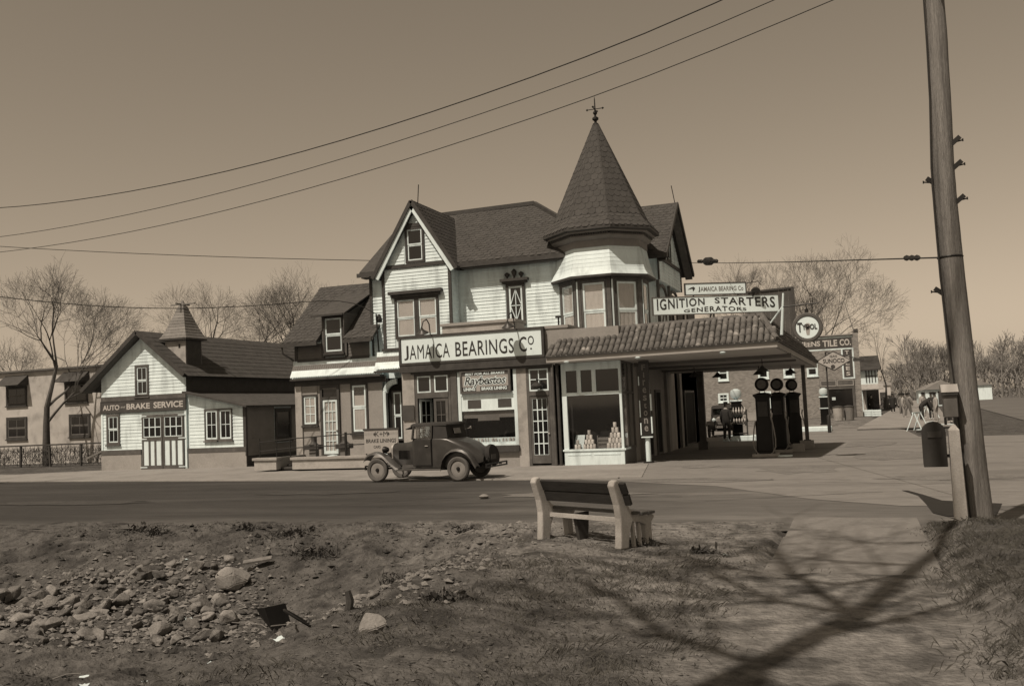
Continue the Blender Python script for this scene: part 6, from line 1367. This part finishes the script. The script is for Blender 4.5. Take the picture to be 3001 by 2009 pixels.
def chip(seed, pts_=13, mt=None, bv=.07):
    r_ = random.Random(seed); bm = bmesh.new()
    for k in range(pts_):
        d = Vector((r_.gauss(0, 1), r_.gauss(0, 1), r_.gauss(0, 1))).normalized()*r_.uniform(.8, 1.1); bm.verts.new((d.x, d.y*.85, d.z*.78))
    r2 = bmesh.ops.convex_hull(bm, input=bm.verts); bmesh.ops.delete(bm, geom=[e for e in r2['geom_interior'] if isinstance(e, bmesh.types.BMVert)], context='VERTS')
    bmesh.ops.bevel(bm, geom=list(bm.edges), offset=bv, segments=1 if pts_ < 20 else 2, affect='EDGES'); bmesh.ops.recalc_face_normals(bm, faces=bm.faces)
    me = bpy.data.meshes.new('stone'); bm.to_mesh(me); bm.free(); me.materials.append(mt or stone); return me
RK = [chip(i+1) for i in range(12)]; BIG = chip(101, 30, boulderm, .045); BIG2 = chip(117, 40, boulderm, .05)
put(BIG, *BPOS[0], (.3, .24, .28), .4, 'large pale boulder casting a black shadow on the dirt bank', 'boulder', name='boulder', sink=.02)
put(BIG2, *BPOS[1], (.19, .15, .14), 1.9, 'rounded cracked boulder just below the largest one', 'boulder', name='boulder', sink=.2)
put(BIG2, *BPOS[2], (.13, .11, .15), .3, 'smooth pale stone near the bottom edge right of the black debris', 'boulder', name='boulder', sink=.15)
put(BIG, *BPOS[3], (.22, .2, .13), 2.2, 'broad flat stone half buried in the middle of the bank', 'boulder', name='boulder', sink=.3)
put(BIG2, *BPOS[4], (.2, .16, .12), 1.0, 'flat-topped stone at the lower left corner of the rubble', 'boulder', name='boulder', sink=.25)
put(BIG, *BPOS[5], (.26, .12, .1), .8, 'long tilted stone in the middle of the left rubble', 'boulder', name='boulder', sink=.2, tilt=.3)
for i in range(285):
    a_, b_ = random.uniform(-.35, 1.0), random.uniform(-.55, 1.0); x = -10.8+2.3*a_-1.4*b_+random.gauss(0, .25); y = 10.6+.8*a_+1.9*b_+random.gauss(0, .2); s = random.choice((.035, .04, .05, .06, .07, .08, .1, .12, .15))*random.uniform(.8, 1.2)
    put(random.choice(RK), x, y, (s*random.uniform(.9, 1.5), s*random.uniform(.7, 1.1), s), random.uniform(0, 6), 'loose grey stone in the rubble spread over the left of the bank', 'stone', 'rubble stones at the left', tilt=random.uniform(-.6, .6), sink=random.uniform(.05, .3))
for i in range(70):
    x = random.gauss(-5.3, .7); y = random.gauss(10.3, 1.1); s = random.choice((.025, .03, .04, .05, .07))
    put(random.choice(RK), x, y, (s*1.3, s, s), random.uniform(0, 6), 'small pale stone in the scatter below the bench', 'stone', 'stones below the bench', tilt=random.uniform(-.3, .3))
# broken rubble, past counting, between the larger stones
rb2 = MB(); rg = random.Random(26)
for i in range(3600):
    if i < 2700: a_, b_ = rg.uniform(-.4, 1.15), rg.uniform(-.6, 1.1); x = -10.8+2.3*a_-1.4*b_+rg.gauss(0, .3); y = 10.6+.8*a_+1.9*b_+rg.gauss(0, .3)
    else: x = rg.gauss(-5.4, .7); y = rg.gauss(10.4, 1.1)
    s = rg.choice((.012, .016, .02, .026, .034, .045))*rg.uniform(.8, 1.3); c = V(x, y, hgt(x, y)+s*.25); b = len(rb2.v); a0 = rg.uniform(0, 6.28)
    q = [c+V(math.cos(a0+k*1.571)*s*rg.uniform(.8, 1.7), math.sin(a0+k*1.571)*s*rg.uniform(.6, 1.2), rg.uniform(-.2, .4)*s) for k in range(4)]
    rb2.v += q+[c+V(rg.uniform(-.4, .4)*s, rg.uniform(-.4, .4)*s, s*rg.uniform(.5, 1.0))]; rb2.f += [(b, b+1, b+4), (b+1, b+2, b+4), (b+2, b+3, b+4), (b+3, b, b+4)]
o = rb2.build('rubble', M('rubble_stone', .15, .95, .4, 9, .4, 25, fine=.3), fix=False, kind='stuff'); o['label'] = 'small broken rubble spread between the larger stones'; o['category'] = 'rubble'
# clods of broken soil on the bank and along its lip
cl2 = MB(); rg = random.Random(36)
for i in range(9000):
    x = rg.uniform(-15, -2.6); y = rg.uniform(7, 15.6)
    if x > -5 and rg.random() < .6: continue
    if nz3(x, y, .8, 18) < -.1 and rg.random() < .7: continue
    s = rg.choice((.01, .014, .018, .024, .03, .04, .055))*rg.uniform(.7, 1.2)*(1 if x < -4.5 else .6); c = V(x, y, hgt(x, y)+s*.15); b = len(cl2.v); a0 = rg.uniform(0, 6.28)
    q = [c+V(math.cos(a0+k*1.2566)*s*rg.uniform(.7, 1.5), math.sin(a0+k*1.2566)*s*rg.uniform(.7, 1.4), rg.uniform(-.5, .1)*s) for k in range(5)]
    cl2.v += q+[c+V(rg.uniform(-.4, .4)*s, rg.uniform(-.4, .4)*s, s*rg.uniform(.4, .9))]; cl2.f += [(b+k, b+(k+1) % 5, b+5) for k in range(5)]
o = cl2.build('soil_clods', dirt, fix=False, kind='stuff'); o['label'] = 'loose clods of soil over the bank and its lip'; o['category'] = 'soil'
# gravel too small to count
gv = MB(); rg = random.Random(6)
for i in range(26000):
    x = rg.uniform(-13, .4); y = rg.uniform(5, 15.8)
    if -1.25 < x < .8: continue
    if nz3(x, y, .55, 8) < -.05 and rg.random() < .75: continue
    s = rg.choice((.005, .006, .007, .008, .01, .012, .016, .022)); p = V(x, y, hgt(x, y)+s*.3); a = rg.uniform(0, 6.28); b = len(gv.v)
    e = [V(math.cos(a+k*2.1), math.sin(a+k*2.1), 0)*s*rg.uniform(.7, 1.4) for k in range(3)]
    gv.v += [p+e[0], p+e[1], p+e[2], p+V(rg.uniform(-s, s)*.6, rg.uniform(-s, s)*.6, s*rg.uniform(.3, .8))]; gv.f += [(b, b+1, b+3), (b+1, b+2, b+3), (b+2, b, b+3)]
o = gv.build('gravel', stone, fix=False, kind='stuff'); o['label'] = 'loose gravel and clods strewn over the bank'; o['category'] = 'gravel'
# dry grass
gs = MB(); rg = random.Random(16)
def dens(x, y):
    d = 0
    if x > .78: d = max(d, 1.0*sm(15.8, 15.0, y))
    d = max(d, .75*sm(.1, .45, nz3(x, y, .6, 21)+.45*sm(-2.0, -1.4, -abs(x+2.9))) * sm(12.6, 11.0, y)*sm(-6.2, -4.6, x)*sm(-1.2, -1.5, x))
    d = max(d, .8*math.exp(-((x+2.85)/.55)**2-((y-12.75)/.45)**2))
    d = max(d, .6*math.exp(-((x+1.9)/.9)**2-((y-12.2)/.7)**2))
    d = max(d, .45*math.exp(-((x+5.5)/1.0)**2-((y-12.3)/.5)**2)); d = max(d, .5*math.exp(-((x+4.6)/.7)**2-((y-11.4)/.35)**2))
    d = max(d, .3*math.exp(-((x+9)/3)**2-((y-14.5)/.5)**2))
    return d
n = 0; tries = 0
while n < 2000 and tries < 60000:
    tries += 1; cx0 = rg.uniform(-12, 4.5); cy0 = rg.uniform(4.6, 16)
    if rg.random() > dens(cx0, cy0)**1.3: continue
    n += 1; R0 = rg.uniform(.05, .24); H0 = rg.uniform(.015, .055)*(1 if cx0 < .75 else 1.3); ln = V(rg.gauss(0, .5), rg.gauss(0, .5), 0)
    for k in range(rg.randint(16, 60)):
        x = cx0+rg.gauss(0, R0); y = cy0+rg.gauss(0, R0); h = H0*rg.uniform(.4, 1.3); a = rg.uniform(0, 6.28); w_ = rg.uniform(.0012, .003); p = V(x, y, hgt(x, y)-.006); q = V(math.cos(a), math.sin(a), 0)
        le = (V(rg.gauss(0, .5), rg.gauss(0, .5), 0)+ln)*h; gs.poly([p-q*w_, p+q*w_, p+le*.5+V(0, 0, h*.75)+q*w_*.6, p+le+V(0, 0, h)])
o = gs.build('dry_grass', grassm, fix=False, kind='stuff'); o['label'] = 'short dry grass and weeds on the bank and verge'; o['category'] = 'grass'
# dead weed clumps
for i, (x, y, s, lab) in enumerate(((-9.3, 14.4, .34, 'dark dead weed clump above the largest boulder'), (-12.6, 14.6, .3, 'dark weed clump at the top of the bank far left'), (-8.3, 13.4, .3, 'dark tangled weeds right of the largest boulder'), (-6.2, 14.9, .22, 'low weed clump at the road edge left of the bench'), (-2.95, 12.95, .2, 'weeds growing against the right foot of the bench'), (-2.0, 12.5, .16, 'weed tuft right of the bench'), (-5.9, 11.9, .3, 'dark weeds behind the flat stone in mid-bank'), (-4.0, 8.9, .22, 'weed tuft near the smooth stone by the bottom edge'), (-10.6, 14.9, .2, 'small weed clump at the road edge on the left'))):
    t = thing('weed_clump', lab, 'weeds', (x, y, hgt(x, y)), group='weed clumps on the bank', local=True); mb = MB(); rz_ = random.Random(i+40)
    for k in range(260):
        a = rz_.uniform(0, 6.28); rr2 = s*rz_.random(); p = V(math.cos(a)*rr2*1.5, math.sin(a)*rr2*.8, -.03); d = V(rz_.gauss(0, .5), rz_.gauss(0, .5), rz_.uniform(.3, 1))*s*rz_.uniform(.3, .75)
        q = V(-d.y, d.x, 0).normalized()*.006; mb.poly([p-q, p+q, p+d*.6+V(0, 0, .01)+q*.7, p+d]);
    mb.build('stems', M('dead_weed', .055, .95, .3, 4), t, fix=False)
    mb = MB()
    for k in range(120):
        a = rz_.uniform(0, 6.28); rr2 = s*rz_.random(); p = V(math.cos(a)*rr2*1.5, math.sin(a)*rr2*.8, s*.4*rz_.random()); d = V(rz_.gauss(0, 1), rz_.gauss(0, 1), rz_.gauss(0, 1))*.03; e = V(rz_.gauss(0, 1), rz_.gauss(0, 1), rz_.gauss(0, 1))*.03; mb.poly([p, p+d, p+d+e, p+e])
    mb.build('leaves', M('dead_leaf', .08, .95, .4, 9), t, fix=False)
# litter and debris
def scrap(x, y, s, rz, lab, m=paper, bend=.4):
    mb = MB(); k = 3
    for j in range(k+1):
        for i in range(k+1): a, b = i/k-.5, j/k-.5; mb.v.append(V(a*s, b*s*.7, s*.25*noise.noise((a*3+x, b*3+y, 1))+s*.12))
    for j in range(k):
        for i in range(k): q = j*(k+1)+i; mb.f.append((q, q+1, q+k+2, q+k+1))
    o = mb.build('paper_scrap', m, smooth='all', fix=False); o.location = (x, y, hgt(x, y)); o.rotation_euler = (random.uniform(-bend, bend), random.uniform(-bend, bend), rz); tag(o, lab, 'litter'); return o
for i, (x, y, s, lab) in enumerate(LITTER): scrap(x, y, s, random.uniform(0, 6), lab)
for i in range(16):
    x = random.uniform(-8.8, -4.6); y = random.uniform(6.6, 8.6); o = scrap(x, y, random.uniform(.05, .12), random.uniform(0, 6), 'white scrap among the litter along the bottom of the bank'); o['group'] = 'scraps along the bottom'
x, y = DEB[0]; z = hgt(x, y); bx2 = thing('scrap_sheet', 'black bent metal sheet standing in the litter at the bottom', 'scrap metal', (x, y, z+.08), R(25), local=True)
MB().prism([(-.12, 0, -.05), (.13, 0, -.05), (.06, -.05, .3), (-.2, -.05, .26)], (0, .012, 0)).prism([(-.2, -.05, .26), (-.12, 0, -.05), (-.3, .2, .1), (-.34, .15, .22)], (0, .012, 0)).build('sheet', darker, bx2)
x, y = DEB[1]; hp = MB().lathe([(.2, -.012), (.212, 0), (.2, .012), (.188, 0)], (0, 0, 0), 28, (.5, .5, 1), cap=False).build('iron_hoop', darker, smooth=True); hp.location = (x, y, hgt(x, y)+.12); tag(hp, 'dark iron hoop leaning in the litter beside the metal sheet', 'hoop')
x, y = DEB[2]; sk_ = MB().tube([(0, 0, -.05), (.02, .01, .08), (.0, 0, .17)], [.045, .04, .03], 8).build('stake', dark, smooth=True); sk_.location = (x, y, hgt(x, y)); tag(sk_, 'short dark stake stuck in the bank below the flat stone', 'stake')
x, y = DEB[3]; bd2 = MB().box(-.22, .22, -.07, .07, 0, .03).build('broken_board', oldwood); bd2.location = (x, y, hgt(x, y)+.1); bd2.rotation_euler = (.2, -.1, .5); tag(bd2, 'broken pale board propped beside the largest boulder', 'board')
for i in range(9):
    x, y = random.uniform(-8.5, -4.5), random.uniform(7.4, 11.5); l = random.uniform(.15, .4); st2 = MB().tube([(-l/2, 0, 0), (0, .02, .02), (l/2, 0, 0)], .008, 5).build('stick', oldwood); st2.location = (x, y, hgt(x, y)+.02); st2.rotation_euler = (0, random.uniform(-.2, .2), random.uniform(-.3, 1.2)); tag(st2, 'thin pale stick lying on the dirt bank', 'stick', 'sticks on the bank')
pe = MB().lathe([(0, .0), (.1, .02), (.12, .06), (.05, .1), (0, .11)], (0, 0, 0), 10).build('road_clod', stone, smooth=True); pe.location = (-8.1, 20.3, .01); tag(pe, 'pale lump lying alone on the road before the car', 'stone')
# ------------------------------------------------------------------ tall tree behind the camera whose limbs shade the path
rt = random.Random(3); tb, cb_ = MB(), MB()
def sub(p, d, ln, r, lv):
    pts = [p]; q = p; dd = d.copy()
    for i in range(4): dd = (dd+V(rt.uniform(-1, 1), rt.uniform(-1, 1), rt.uniform(-.6, .7))*.08).normalized(); q = q+dd*ln/4; pts.append(q)
    cb_.tube(pts, [max(.006, r*(1-.14*i)) for i in range(5)], 5, cap=False)
    if lv:
        for i in range(3): sub(pts[rt.randint(2, 4)], (dd+V(rt.uniform(-1, 1), rt.uniform(-1, 1), rt.uniform(-.4, .6))*.9).normalized(), ln*.66, r*.5, lv-1)
tb.tube([(-4.6, -2.2, 0), (-4.5, -2.1, 4), (-4.3, -1.6, 9), (-3.9, -.8, 12.6)], [.42, .34, .28, .22], 14)
def lift(gx, gy, z): return V(gx-.24*z, gy-.62*z, z)
limbs = [([lift(-.95, 7.0, 12.7), lift(-.1, 9.3, 13.4), lift(.5, 11.86, 14.2), lift(1.3, 15.2, 15.5), lift(1.9, 18, 16.5)], .145),
  ([lift(-.15, 9.2, 13.3), lift(-.45, 10.1, 13.8), lift(-.95, 11.9, 14.6), lift(-1.15, 13.2, 15.2)], .085),
  ([lift(-.15, 9.2, 13.3), lift(-.9, 9.75, 13.6), lift(-1.65, 11.1, 14.2), lift(-2.1, 12.0, 14.8)], .065),
  ([lift(.4, 11.3, 14.0), lift(-.3, 10.6, 14.2), lift(-.85, 11.0, 14.5), lift(-1.9, 11.8, 15)], .06),
  ([lift(.55, 12.0, 14.2), lift(-.2, 12.1, 14.6), lift(-1.0, 12.7, 15.2)], .05),
  ([lift(-.8, 7.4, 12.8), lift(-1.7, 8.3, 13.2), lift(-2.4, 9.6, 13.8), lift(-3.0, 10.3, 14.3)], .07),
  ([lift(-.5, 8.2, 13), lift(.4, 9.3, 13.5), lift(1.3, 10.6, 14.3)], .06), ([lift(1.0, 14, 15), lift(.2, 13.6, 15.3), lift(-.4, 14.3, 16)], .04)]
tb.tube([(-3.9, -.8, 12.6), limbs[0][0][0]], [.22, .2], 10)
for L_, r in limbs:
    tb.tube(L_, [r*(1-.55*i/(len(L_)-1)) for i in range(len(L_))], 10, cap=False)
    for i in range(10):
        k = rt.randint(0, len(L_)-2); t = rt.random(); p = L_[k].lerp(L_[k+1], t); d = (L_[k+1]-L_[k]).normalized()
        sub(p, (d+V(rt.uniform(-1, 1), rt.uniform(-1, 1), rt.uniform(-.3, .4))*.7).normalized(), rt.uniform(1.6, 3.4), min(r*.34, .03), 1)
t = thing('shade_tree', 'tall bare tree whose branch shadows cross the near path', 'tree', (-4.6, -2.2, 0))
tb.build('trunk', bark, t, smooth='all', fix=False); cb_.build('crown', twigm, t, fix=False)
